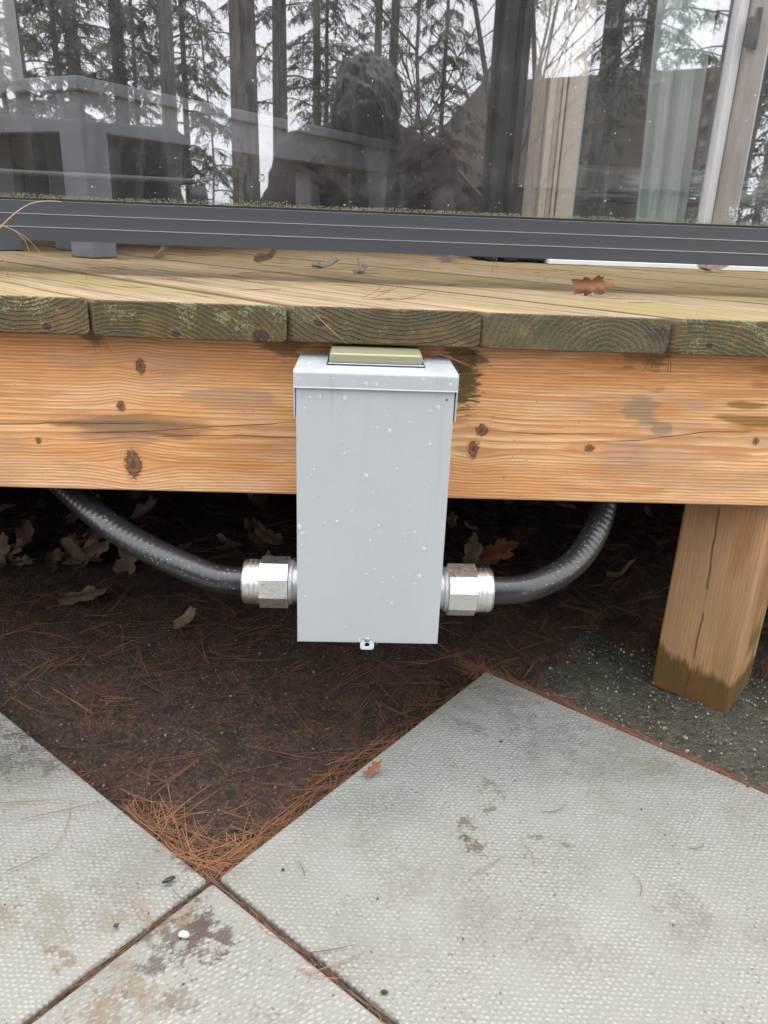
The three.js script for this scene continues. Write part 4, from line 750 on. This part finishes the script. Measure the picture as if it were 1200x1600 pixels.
{
  const person = thing('person', 'person crouching in a brown jacket photographing the box, mirrored in the glass', 'person', [-0.012, 0, 0]);
  const J = { pel: [0, 0.3, 1.42], chest: [0, 0.6, 1.29], neck: [0, 0.79, 1.23], head: [0, 0.905, 1.17] };
  const jacket = [0.034, 0.025, 0.021], trousers = [0.03, 0.032, 0.04], boots = [0.03, 0.02, 0.014], skin = [0.42, 0.25, 0.18];
  const body = (p) => {
    let d = capsule(p, J.pel, J.chest, 0.16, 0.175);
    d = smin(d, capsule(p, [-0.13, 0.68, 1.26], [0.13, 0.68, 1.26], 0.12, 0.12), 0.07);
    d = smin(d, capsule(p, [0, 0.7, 1.26], J.neck, 0.1, 0.085), 0.05);
    for (const s of [-1, 1]) d = smin(d, capsule(p, [s * 0.03, 0.79, 1.24], [s * 0.2, 0.735, 1.25], 0.075, 0.085), 0.05);   // bunched hood and yoke
    for (const s of [-1, 1]) {
      const arm = Math.min(capsule(p, [s * 0.212, 0.722, 1.25], [s * 0.29, 0.5, 1.12], 0.084, 0.064), capsule(p, [s * 0.29, 0.5, 1.12], [s * 0.085, 0.515, 0.93], 0.062, 0.042));
      d = smin(d, arm, 0.035);
      const leg = Math.min(capsule(p, [s * 0.1, 0.28, 1.4], [s * 0.24, 0.4, 1.02], 0.1, 0.072), capsule(p, [s * 0.24, 0.4, 1.02], [s * 0.2, 0.1, 1.24], 0.066, 0.046));
      d = smin(d, leg, 0.03);
      d = smin(d, Math.max(capsule(p, [s * 0.2, 0.045, 1.27], [s * 0.23, 0.04, 1.05], 0.048, 0.042), 0.002 - p[1]), 0.02);
    }
    const ax = Math.abs(p[0]), fold = fbm(ax * 9 + p[1] * 5 + 3, p[1] * 22 - ax * 16 + p[2] * 8, 3) - 0.5, crease = Math.abs(noise(p[0] * 14 + p[1] * 9, p[1] * 26 - ax * 20 + p[2] * 6) - 0.5);
    return d + (p[1] > 0.4 ? 0.034 * fold + 0.016 * (0.25 - crease) : 0.012 * fold);
  };
  const hd = J.head;
  const headF = (p) => {
    const q = [p[0] - hd[0], p[1] - hd[1], p[2] - hd[2]], c = Math.cos(0.45), s = Math.sin(0.45), y = q[1] * c - q[2] * s, z = q[1] * s + q[2] * c; // bowed towards the phone
    const P = [q[0], y, z];
    let d = (Math.hypot(P[0] / 0.078, P[1] / 0.112, P[2] / 0.098) - 1) * 0.08;
    d = smin(d, capsule(P, [0, -0.07, -0.045], [0, -0.085, -0.06], 0.045, 0.03), 0.03);
    d = smin(d, capsule(P, [0, 0.0, -0.098], [0, -0.03, -0.112], 0.009, 0.014), 0.012);   // nose
    for (const e of [-1, 1]) { d = smin(d, capsule(P, [e * 0.08, 0.01, 0.0], [e * 0.084, -0.03, 0.005], 0.012, 0.01), 0.008); d = Math.max(d, -(Math.hypot(P[0] - e * 0.031, P[1] - 0.012, P[2] + 0.104) - 0.014)); d = Math.min(d, Math.hypot(P[0] - e * 0.031, P[1] - 0.012, P[2] + 0.089) - 0.0125); }
    d = Math.max(d, -capsule(P, [-0.02, -0.058, -0.1], [0.02, -0.058, -0.1], 0.004, 0.004));
    return smin(d, capsule(p, [0, 0.82, 1.2], [0, 0.76, 1.24], 0.055, 0.06), 0.03);
  };
  // hands: palm, four unequal fingers closing round the phone, thumb from the side of the palm
  const hand = (s) => {
    const w = [s * 0.085, 0.515, 0.93], palm0 = [s * 0.07, 0.523, 0.9], palm1 = [s * 0.054, 0.545, 0.872];
    const F = []; for (let i = 0; i < 4; i++) { const y = 0.5 + i * 0.019, l = [0.8, 0.95, 1, 0.92][i]; F.push([[s * 0.058, y + 0.012, 0.875], [s * 0.046, y + 0.016, 0.843], [s * (0.046 - 0.02 * l), y + 0.02, 0.8395], 0.0092, 0.0082, 0.007]); }
    return (p) => {
      let d = smin(capsule(p, w, palm0, 0.032, 0.03), capsule(p, palm0, palm1, 0.028, 0.024), 0.02);
      for (const [a, b, c, r0, r1, r2] of F) d = smin(d, Math.min(capsule(p, a, b, r0, r1), capsule(p, b, c, r1, r2)), 0.006);
      return smin(d, Math.min(capsule(p, [s * 0.06, 0.55, 0.888], [s * 0.048, 0.575, 0.876], 0.012, 0.0105), capsule(p, [s * 0.048, 0.575, 0.876], [s * 0.022, 0.588, 0.862], 0.0105, 0.008)), 0.008);
    };
  };
  const hl = hand(-1), hr = hand(1);
  const gb = meshField([0, 0.46, 1.2], 0.56, 92, body, (p) => (p[1] < 0.09 ? boots : p[1] < 0.36 || (p[2] < 1.2 && p[1] < 0.43 && Math.abs(p[0]) > 0.13) ? trousers : jacket));
  const gh = meshField(hd, 0.19, 104, headF, () => skin), gp = meshField([0, 0.545, 0.885], 0.13, 88, (p) => Math.min(hl(p), hr(p)), () => skin);
  const bm = part('body', mergeGeometries([gb, gh, gp]), phys({ vertexColors: true, roughness: 0.9, specularIntensity: 0.3 }), person);
  // hair: a thick cap that falls forward over the bowed face, with strands
  const hairF = (p) => {
    const q = [p[0] - hd[0], p[1] - hd[1], p[2] - hd[2]], c = Math.cos(0.45), s = Math.sin(0.45), y = q[1] * c - q[2] * s, z = q[1] * s + q[2] * c;
    const st3 = 0.026 * (fbm(q[0] * 26 + 7, y * 15 + z * 18, 3) - 0.5) + 0.009 * (noise(q[0] * 120 + y * 30, z * 90) - 0.5);
    const d = (Math.hypot(q[0] / 0.106, (y + 0.012) / 0.142, (z + 0.006) / 0.132) - 1) * 0.1 + st3;
    return Math.max(d, -(y + 0.15 + 0.02 * Math.sin(q[0] * 90) + 0.04 * sstep(0.02, 0.08, z)) * 0.8);
  };
  part('hair', meshField(hd, 0.19, 92, hairF, () => [0.02, 0.015, 0.012]), std({ vertexColors: true, roughness: 0.5 }), bm);
  // the phone, its lens at the camera's own place
  const ph = solo('smartphone', new RoundedBoxGeometry(0.072, 0.148, 0.0078, 4, 0.0038), std({ color: lin(0.02, 0.02, 0.022), roughness: 0.3 }), 'dark phone held in the hands of the crouching person', 'phone');
  ph.quaternion.copy(camera.quaternion); ph.position.copy(CAM).add(V3(0.018, -0.056, 0.0075).applyQuaternion(camera.quaternion));
}

// ---------------------------------------------------------------- fallen leaves
function leafGeometry(seed, lobes, curl) {
  const r = rng(seed), n = 44, rings = 5, pos = [0, 0, 0], idx = [];
  const shape = [];
  for (let i = 0; i < n; i++) { const a = (i / n) * Math.PI * 2, e = Math.cos(a), lob = lobes ? 0.62 + 0.38 * Math.pow(Math.abs(Math.cos(a * lobes / 2 + 0.1)), 0.7) : 0.8; shape.push([a, (0.55 + 0.45 * e * e) * lob * (0.9 + 0.2 * r())]); }
  const bx = (r() - 0.5) * curl, ph = r() * 6;
  for (let k = 1; k <= rings; k++) for (const [a, s] of shape) { const d = s * k / rings, x = Math.cos(a) * d, z = Math.sin(a) * d * 0.72; pos.push(x, curl * (0.55 * z * z + 0.3 * x * x + 0.12 * Math.sin(x * 5 + ph) * d + 0.1 * Math.sin(z * 9 + ph)) + bx * x * 0.4, z); }
  for (let i = 0; i < n; i++) { const j = (i + 1) % n; idx.push(0, 1 + j, 1 + i); for (let k = 0; k < rings - 1; k++) { const b = 1 + k * n, c = b + n; idx.push(b + i, b + j, c + i, b + j, c + j, c + i); } }
  const g = new THREE.BufferGeometry(); g.setAttribute('position', new THREE.Float32BufferAttribute(pos, 3)); g.setIndex(idx); g.computeVertexNormals(); uvFrom(g, (x, y, z) => [x * 0.5 + 0.5, z * 0.5 + 0.5]); return g;
}
const leafTex = tex(256, 256, (u, v) => { const x = u - 0.5, z = Math.abs(v - 0.5), vein = Math.min(z * 30, Math.abs(((x - z * 0.9) * 9) % 1 + (x - z * 0.9 < 0 ? 1 : 0) - 0.5) * 9 + 0.2); const n = fbm(u * 9, v * 9, 4); return mixc(mixc([150, 150, 150], [255, 255, 255], n), [200, 200, 200], 1 - clamp(vein)); });
const leafMat = [[0.23, 0.13, 0.075], [0.3, 0.2, 0.13], [0.17, 0.1, 0.06], [0.27, 0.17, 0.12], [0.34, 0.13, 0.045], [0.42, 0.34, 0.27]].map((c) => phys({ map: leafTex, color: lin(...c), roughness: 0.75, transmission: 0.12, thickness: 0, side: THREE.DoubleSide }));
const leafGeo = [leafGeometry(1, 5, 0.7), leafGeometry(2, 7, 0.9), leafGeometry(3, 0, 0.8), leafGeometry(4, 6, 1.1), leafGeometry(5, 0, 1.2)];
function leaf(x, y, z, s, m, g, rot, label, group) { const l = solo('dead_leaf', leafGeo[g], leafMat[m], label, 'leaf', group); l.position.set(x, y, z); l.scale.setScalar(s); l.rotation.set(...rot); return l; }
leaf(0.249, soilY(0.249, -0.5) + 0.03, -0.5, 0.05, 4, 1, [1.0, 0.4, 0.3], 'upright orange maple leaf under the deck right of the box');
leaf(0.205, soilY(0.205, -0.5) + 0.02, -0.5, 0.042, 1, 3, [0.7, 1.4, 0.1], 'tan leaf beside the orange maple leaf under the deck');
leaf(-0.515, soilY(-0.5, -0.49) + 0.02, -0.49, 0.055, 1, 0, [0.6, 0.3, 0.2], 'large tan oak leaf under the deck below the left conduit');
leaf(-0.43, soilY(-0.43, -0.46) + 0.02, -0.46, 0.048, 3, 3, [0.8, 1.2, 0.3], 'curled tan leaf right of the large oak leaf');
leaf(-0.46, soilY(-0.46, -0.3) + 0.012, -0.31, 0.045, 2, 0, [0.2, 0.2, 0.1], 'flat brown leaf on the soil left of the box');
leaf(-0.278, soilY(-0.278, -0.236) + 0.012, -0.236, 0.026, 1, 4, [0.5, 0.8, 0.2], 'small pale curled leaf on the bare soil');
{
  const L = leaf(0.292, DECK + 0.0125, -0.245, 0.03, 4, 1, [1.2, 0.05, 0.0], 'orange brown leaf standing on its edge on the deck'); L.scale.set(0.03, 0.03, 0.03); L.rotation.x = 1.35;
  leaf(-0.08, DECK + 0.006, -0.6, 0.034, 5, 2, [0.3, 0.3, 0.15], 'pale dry leaf lying on the deck before the glass rail');
  leaf(0.18, DECK + 0.012, -0.98, 0.035, 3, 0, [0.9, 0.5, 0.1], 'pinkish leaf under the glass rail right of the middle');
  leaf(-0.2, DECK + 0.01, -0.72, 0.03, 3, 4, [0.8, 0.2, 0.3], 'small pink leaf under the glass rail left of the middle');
  leaf(-0.4, DECK + 0.01, -0.74, 0.026, 1, 4, [0.9, 1.0, 0.1], 'curled leaf beside the bench leg behind the rail');
  leaf(0.77, DECK + 0.008, -0.95, 0.05, 5, 2, [0.4, 0.1, 0.1], 'pale leaf lying against the white door sill');
  leaf(0.009, 0.0075, 0.142, 0.0135, 4, 1, [0.3, 0.7, 0.2], 'small orange brown leaf on the patio slab');
  leaf(-0.02, DECK + 0.004, -0.5, 0.022, 5, 4, [0.1, 0.9, 0.1], 'tiny pale leaf scrap on the deck boards');
  const r = rng(99);
  for (let i = 0; i < 170; i++) {
    const back = r(); let x = -1.0 + r() * 1.9, z = -0.42 - Math.pow(back, 1.2) * 0.75; if (i % 3 === 0) { x = -0.95 + r() * 0.5; z = -0.4 - r() * 0.35; }
    if (inPad(x, z) > 0.2) continue;
    const lm = Math.floor(r() * 4), tone = ['dry brown', 'dry tan', 'dark brown', 'pinkish brown'][lm];
    leaf(x, soilY(x, z) + 0.006 + 0.022 * r(), z, 0.018 + 0.026 * r(), lm, Math.floor(r() * 5), [(r() - 0.5) * 1.3, r() * 6.28, (r() - 0.5) * 1.3], `${tone} leaf ${z < -0.7 ? 'deep' : 'lying'} in the litter under the deck ${x < -0.45 ? 'below the left conduit' : x < 0 ? 'behind the box, left of it' : x < 0.35 ? 'behind the box, right of it' : 'behind the post'}`, 'dead leaves under the deck');
  }
}
// ---------------------------------------------------------------- pine needles and grit
{
  const seg = 6, pos = [], idx = []; // one bent needle along x, unit length
  for (let i = 0; i <= seg; i++) { const t = i / seg, w = 0.5 * (1 - 0.75 * Math.pow(Math.abs(t - 0.35) / 0.65, 2)), x = t - 0.5, zb = 0.1 * (0.25 - x * x); for (let j = 0; j < 3; j++) { const a = j * 2.094 + 0.5; pos.push(x, Math.sin(a) * w, Math.cos(a) * w, zb); } if (i) { const b = (i - 1) * 3; for (let j = 0; j < 3; j++) { const k = (j + 1) % 3; idx.push(b + j, b + k, b + 3 + j, b + k, b + 3 + k, b + 3 + j); } } }
  const P = []; const bends = []; for (let i = 0; i < pos.length; i += 4) { P.push(pos[i], pos[i + 1], pos[i + 2]); bends.push(pos[i + 3]); }
  const r = rng(2024), items = [];
  const W = 0.00085;
  const add = (x, y, z, len, ang, pitch, shade) => items.push([x, y, z, len, ang, pitch, shade]);
  const cluster = (x, z, yf, base, sh) => { const n = 1 + Math.floor(r() * 3), a = base ?? r() * Math.PI * 2, l = 0.045 + 0.06 * r(); for (let k = 0; k < n; k++) add(x + (r() - 0.5) * 0.006, yf(x, z) + 0.0012 + 0.006 * r(), z + (r() - 0.5) * 0.006, l * (0.8 + 0.3 * r()), a + (r() - 0.5) * 0.35, (r() - 0.5) * 0.22, sh ?? r()); };
  const freeSoil = (x, z) => { const a = (x - SX.x) * E1.x + (z - SX.y) * E1.y, b = (x - SX.x) * E2.x + (z - SX.y) * E2.y; return !(b > -0.004 && a < S + 0.002 && b < S * 3) && !(a < 0.004 && b < 0.01); };
  for (let i = 0, n = 0; n < 210 && i < 6000; i++) { // bed against the slab corner
    const t = Math.pow(r(), 1.4) * 0.15, s = r(), e = 0.002 + r() * r() * 0.04, side = r() < 0.5;
    const [x, z] = side ? onSlabAxes(t, -e) : onSlabAxes(e, -t); if (!freeSoil(x, z)) continue; n++;
    const base = side ? Math.atan2(-E1.y, E1.x) : Math.atan2(-E2.y, E2.x);
    cluster(x, z, (a, b) => soilY(a, b) + 0.004, r() < 0.6 ? base + (r() - 0.5) * 0.9 : undefined, Math.pow(r(), 0.8));
  }
  for (let i = 0; i < 170; i++) { const [x, z] = onSlabAxes(0.1 + r() * 0.37, -0.003 - r() * r() * 0.05); cluster(x, z, (a, b) => soilY(a, b) + 0.004, Math.atan2(-E1.y, E1.x) + (r() - 0.5) * 1.3); }
  for (let i = 0; i < 420; i++) { const [x, z] = onSlabAxes(S + 0.001 + r() * r() * 0.045, r() * 0.52 - 0.02); const base = Math.atan2(-E2.y, E2.x); cluster(x, z, (a, b) => soilY(a, b) + 0.003 * r(), base + (r() - 0.5) * 0.5, 0.4 + 0.6 * r()); }
  for (let i = 0; i < 150; i++) { const [x, z] = onSlabAxes(S + 0.01 + r() * 0.16, 0.49 + r() * 0.14); cluster(x, z, () => -0.036 + 0.012 * r(), undefined, 0.2 + 0.6 * r()); }
  for (let i = 0; i < 1500; i++) { // under the deck
    const x = -0.95 + r() * 1.9, z = -0.95 + r() * 0.95; if (!freeSoil(x, z) || (inPad(x, z) > 0.3 && r() < 0.93)) continue;
    const dens = fbm(x * 5 + 8, z * 5, 3) + (x > 0 ? 0.16 : 0) - (z > -0.2 ? 0.1 : 0); if (dens < 0.42) continue;
    cluster(x, z, (a, b) => soilY(a, b) + 0.003 + 0.01 * sstep(0.45, 0.7, dens), undefined, r() * 0.8);
  }
  for (let i = 0; i < 190; i++) { const x = -0.6 + r() * 0.85, z = -0.25 + r() * 0.48; if (!freeSoil(x, z) || inPad(x, z) > 0.2) continue; cluster(x, z, soilY, undefined, r() * 0.6); }
  for (let i = 0; i < 70; i++) { const along = r(), A = r() < 0.5; const [x, z] = A ? onSlabAxes(-r() * 0.42, (r() - 0.5) * 0.005) : onSlabAxes((r() - 0.5) * 0.005, r() * 0.42); add(x, -0.0015 + 0.002 * r(), z, 0.02 + 0.03 * r(), (A ? Math.atan2(-E1.y, E1.x) : Math.atan2(-E2.y, E2.x)) + (r() - 0.5) * 0.2, 0.02 * (r() - 0.5), r() * 0.6); }
  // singles lying on the slabs
  for (const [x, z, l, a, s] of [[-0.2, 0.322, 0.05, 2.3, 1], [-0.198, 0.325, 0.045, 2.2, 1], [-0.032, 0.38, 0.05, -0.15, 0.9], [-0.022, 0.372, 0.055, 0.4, 0.8], [-0.03, 0.36, 0.045, 0.2, 0.1], [0.119, 0.268, 0.045, 0.6, 0.9], [0.156, 0.256, 0.03, 1.9, 0.7], [-0.302, 0.215, 0.07, 1.75, 0.5], [-0.3, 0.2, 0.09, 0.35, 0.5], [-0.345, 0.19, 0.08, 0.1, 0.5], [-0.31, 0.265, 0.05, 0.7, 0.5], [0.251, 0.29, 0.03, 1.6, 0.3], [0.2, 0.19, 0.035, 0.5, 0.1], [0.15, -0.03, 0.05, 0.25, 0.8], [-0.06, 0.275, 0.02, 2.0, 0.0], [-0.245, 0.2, 0.03, 1.2, 0.1], [0.33, 0.24, 0.025, 0.5, 0.2], [-0.16, 0.305, 0.035, -0.5, 0.05]]) add(x, 0.0022, z, l, a, 0, s);
  // on the deck boards and caught in their gaps
  for (let i = 0; i < 60; i++) { const x = -0.5 + r() * 1.05, z = -0.05 - r() * 0.85; add(x, DECK + 0.0022, z, 0.03 + 0.05 * r(), r() * 6.28, 0.03 * (r() - 0.5), 0.3 + 0.7 * r()); }
  for (const [x, z, l, a, p2] of [[0.02, -0.07, 0.07, 0.2, 0.02], [0.03, -0.075, 0.06, -0.1, 0.03], [0.025, -0.09, 0.07, 0.45, 0.35], [0.0, -0.085, 0.05, 0.7, 0.45], [0.05, -0.08, 0.045, 0.3, 0.3], [0.208, -0.55, 0.05, 1.2, 1.35], [0.213, -0.55, 0.045, 1.9, 1.2], [-0.515, -0.23, 0.09, 1.0, 1.0], [-0.505, -0.23, 0.085, 1.2, 0.9], [-0.52, -0.235, 0.1, 0.6, 1.1], [-0.36, -0.19, 0.03, 1.2, 1.2]]) add(x, DECK + 0.003 + Math.sin(p2) * l / 2, z, l, a, p2, 0.9);
  for (const x of [-0.3, -0.296, -0.291, -0.305, 0.306, 0.312, 0.319, 0.326, 0.33, 0.089, 0.094]) add(x, 0.438 - 0.008 * r(), BEAM_Z + 0.003, 0.014 + 0.026 * r() * r(), (r() - 0.5) * 0.2, 1.5 + 0.8 * (r() - 0.5), x > 0.3 ? r() * 0.8 : 0.8);
  add(0.088, 0.436, 0.02, 0.05, -0.3, -0.25, 0.8); add(0.094, 0.433, 0.01, 0.045, -0.5, -0.3, 0.7);
  add(-0.047, 0.462, 0.002, 0.046, 0.02, -0.72, 1.3);
  const g = new THREE.BufferGeometry(), arr = new Float32Array(P.length); for (let i = 0; i < P.length; i += 3) { arr[i] = P[i]; arr[i + 1] = P[i + 1] * 1; arr[i + 2] = P[i + 2]; }
  g.setAttribute('position', new THREE.BufferAttribute(arr, 3)); g.setIndex(idx);
  // bend lives in the geometry: two curvatures
  const variants = [0.05, 0.28].map((b) => { const q = g.clone(), p = q.attributes.position; for (let i = 0; i < p.count; i++) p.setZ(i, p.getZ(i) * W + bends[i] * b * 0.9); for (let i = 0; i < p.count; i++) p.setY(i, p.getY(i) * W); q.computeVertexNormals(); return q; });
  const mat = std({ color: 0xffffff, roughness: 0.6 });
  variants.forEach((q, v) => {
    const sub = items.filter((_, i) => (i % 5 < 3 ? 0 : 1) === v), im = new THREE.InstancedMesh(q, mat, sub.length), o = new THREE.Object3D(), c = new THREE.Color();
    sub.forEach(([x, y, z, l, a, pt, s], i) => {
      o.position.set(x, y, z); o.rotation.set(0, a, pt, 'YZX'); o.scale.set(l, 1, l > 0 ? 1 : 1); o.updateMatrix(); im.setMatrixAt(i, o.matrix);
      const k = clamp(s); if (s > 1.2) c.setRGB(0.5, 0.36, 0.24); else c.setRGB(0.075 + 0.25 * k, 0.042 + 0.1 * k, 0.027 + 0.036 * k); im.setColorAt(i, c);
    });
    shadows(im); im.name = numbered('pine_needles'); im.userData = { kind: 'stuff', label: v ? 'bent orange brown pine needles scattered on soil and slabs' : 'straight orange brown pine needles scattered on soil and slabs', category: 'needles' }; scene.add(im);
  });
  // grit on the soil and the pad
  const pg = new THREE.IcosahedronGeometry(1, 0), pm = std({ color: 0xffffff, roughness: 0.7 }), list = [];
  for (let i = 0; i < 1500; i++) { const x = -0.55 + r() * 0.75, z = -0.25 + r() * 0.5; if (!freeSoil(x, z) || inPad(x, z) > 0.2) continue; list.push([x, soilY(x, z), z, 0.0006 + 0.0016 * r() * r(), 0.06 + 0.22 * r() * r()]); }
  for (let i = 0; i < 1500; i++) { const a = S + 0.01 + r() * 0.4, b = 0.02 + r() * 0.44, [x, z] = onSlabAxes(a, b); list.push([x, -0.049 + 0.004 * r(), z, 0.0007 + 0.0022 * r() * r(), 0.03 + 0.6 * r() * r()]); }
  for (let i = 0; i < 110; i++) { const x = -0.45 + r() * 0.95, z = -0.02 + r() * 0.45; if (freeSoil(x, z)) continue; list.push([x, 0.0012, z, 0.0004 + 0.0014 * Math.pow(r(), 4), 0.02 + 0.06 * r()]); }
  const im = new THREE.InstancedMesh(pg, pm, list.length), o = new THREE.Object3D(), c = new THREE.Color();
  list.forEach(([x, y, z, s, k], i) => { o.position.set(x, y, z); o.rotation.set(i, i * 1.3, i * 0.7); o.scale.set(s * 1.3, s, s); o.updateMatrix(); im.setMatrixAt(i, o.matrix); c.setRGB(k * 1.05, k * 0.93, k * 0.78); im.setColorAt(i, c); });
  shadows(im); im.name = 'grit'; im.userData = { kind: 'stuff', label: 'fine grit and sand grains on soil, pad and slabs', category: 'grit' }; scene.add(im);
}
// pebbles and bits on the slabs
{
  const lump = (s, seed) => { const g = jitter(new THREE.IcosahedronGeometry(s, 3), s * 0.9, 1.1 / s, seed); g.computeVertexNormals(); return g; };
  const peb = solo('pebble', lump(0.0042, 3).scale(1, 0.6, 0.85), std({ color: lin(0.46, 0.44, 0.39), roughness: 0.7 }), 'white pebble lying on the dark stain of the pale slab', 'pebble'); peb.position.set(-0.153, 0.003, 0.348);
  const b1 = solo('bark_chip', lump(0.005, 8).scale(1.1, 0.45, 0.5), std({ color: lin(0.02, 0.02, 0.021), roughness: 0.5 }), 'black chip lying on the slab left of the soil corner', 'bark chip'); b1.position.set(-0.179, 0.003, 0.29); b1.rotation.y = 0.6;
  const b2 = solo('bark_chip', lump(0.0024, 12).scale(1, 0.6, 0.8), std({ color: lin(0.03, 0.028, 0.026), roughness: 0.6 }), 'small dark chip at the slab joint by the needle', 'bark chip'); b2.position.set(-0.213, 0.002, 0.338);
  const b5 = solo('bark_chip', lump(0.0024, 21).scale(1.3, 0.5, 0.6), std({ color: lin(0.02, 0.018, 0.016), roughness: 0.6 }), 'black chip at the bottom of the large slab', 'bark chip'); b5.position.set(0.015, 0.002, 0.398);
  const twig = solo('twig', tube([V3(-0.012, 0.022, 0), V3(-0.009, 0.008, 0), V3(0, 0.003, 0.002), V3(0.012, 0.003, 0), V3(0.024, 0.006, 0.003)], 0.0014, 0.0009, 6), std({ color: lin(0.25, 0.25, 0.25), roughness: 0.8 }), 'curved grey twig lying on the deck before the glass rail', 'twig'); twig.position.set(-0.012, DECK + 0.001, -0.55);
}
{
  const mk = (pts, w, col, label) => solo('dry_strand', tube(new THREE.CatmullRomCurve3(pts.map((p) => V3(...p))).getPoints(24), w, w * 0.5, 6), std({ color: lin(...col), roughness: 0.6 }), label, 'strand', 'dry strands at the left of the deck');
  mk([[-0.53, DECK + 0.001, -0.22], [-0.4949, 0.5213, -0.22], [-0.4756, 0.5442, -0.22], [-0.4532, 0.5631, -0.22], [-0.4335, 0.5743, -0.22], [-0.4118, 0.5781, -0.22], [-0.3952, 0.5779, -0.22]], 0.0009, [0.5, 0.36, 0.2], 'long blond strand arching over the rail at the left');
  mk([[-0.53, DECK + 0.001, -0.24], [-0.515, 0.53, -0.24], [-0.4959, 0.5478, -0.24], [-0.4839, 0.5467, -0.24], [-0.4668, 0.5411, -0.24], [-0.454, 0.5275, -0.24], [-0.4502, 0.5118, -0.24]], 0.0007, [0.36, 0.2, 0.1], 'brown strand bending down before the rail at the left edge');
  mk([[-0.53, DECK + 0.001, -0.243], [-0.515, 0.53, -0.243], [-0.4959, 0.5478, -0.243], [-0.4761, 0.5447, -0.243], [-0.4533, 0.5322, -0.243], [-0.4362, 0.5123, -0.243]], 0.0006, [0.38, 0.22, 0.11], 'thin brown strand reaching farthest right at the left edge');
  mk([[-0.479, 0.5149, -0.2], [-0.4682, 0.5077, -0.2], [-0.4655, 0.4923, -0.2], [-0.465, DECK + 0.001, -0.2]], 0.001, [0.34, 0.15, 0.07], 'short reddish strand hooked over the deck at the left edge');
}
renderer.render(scene, camera);
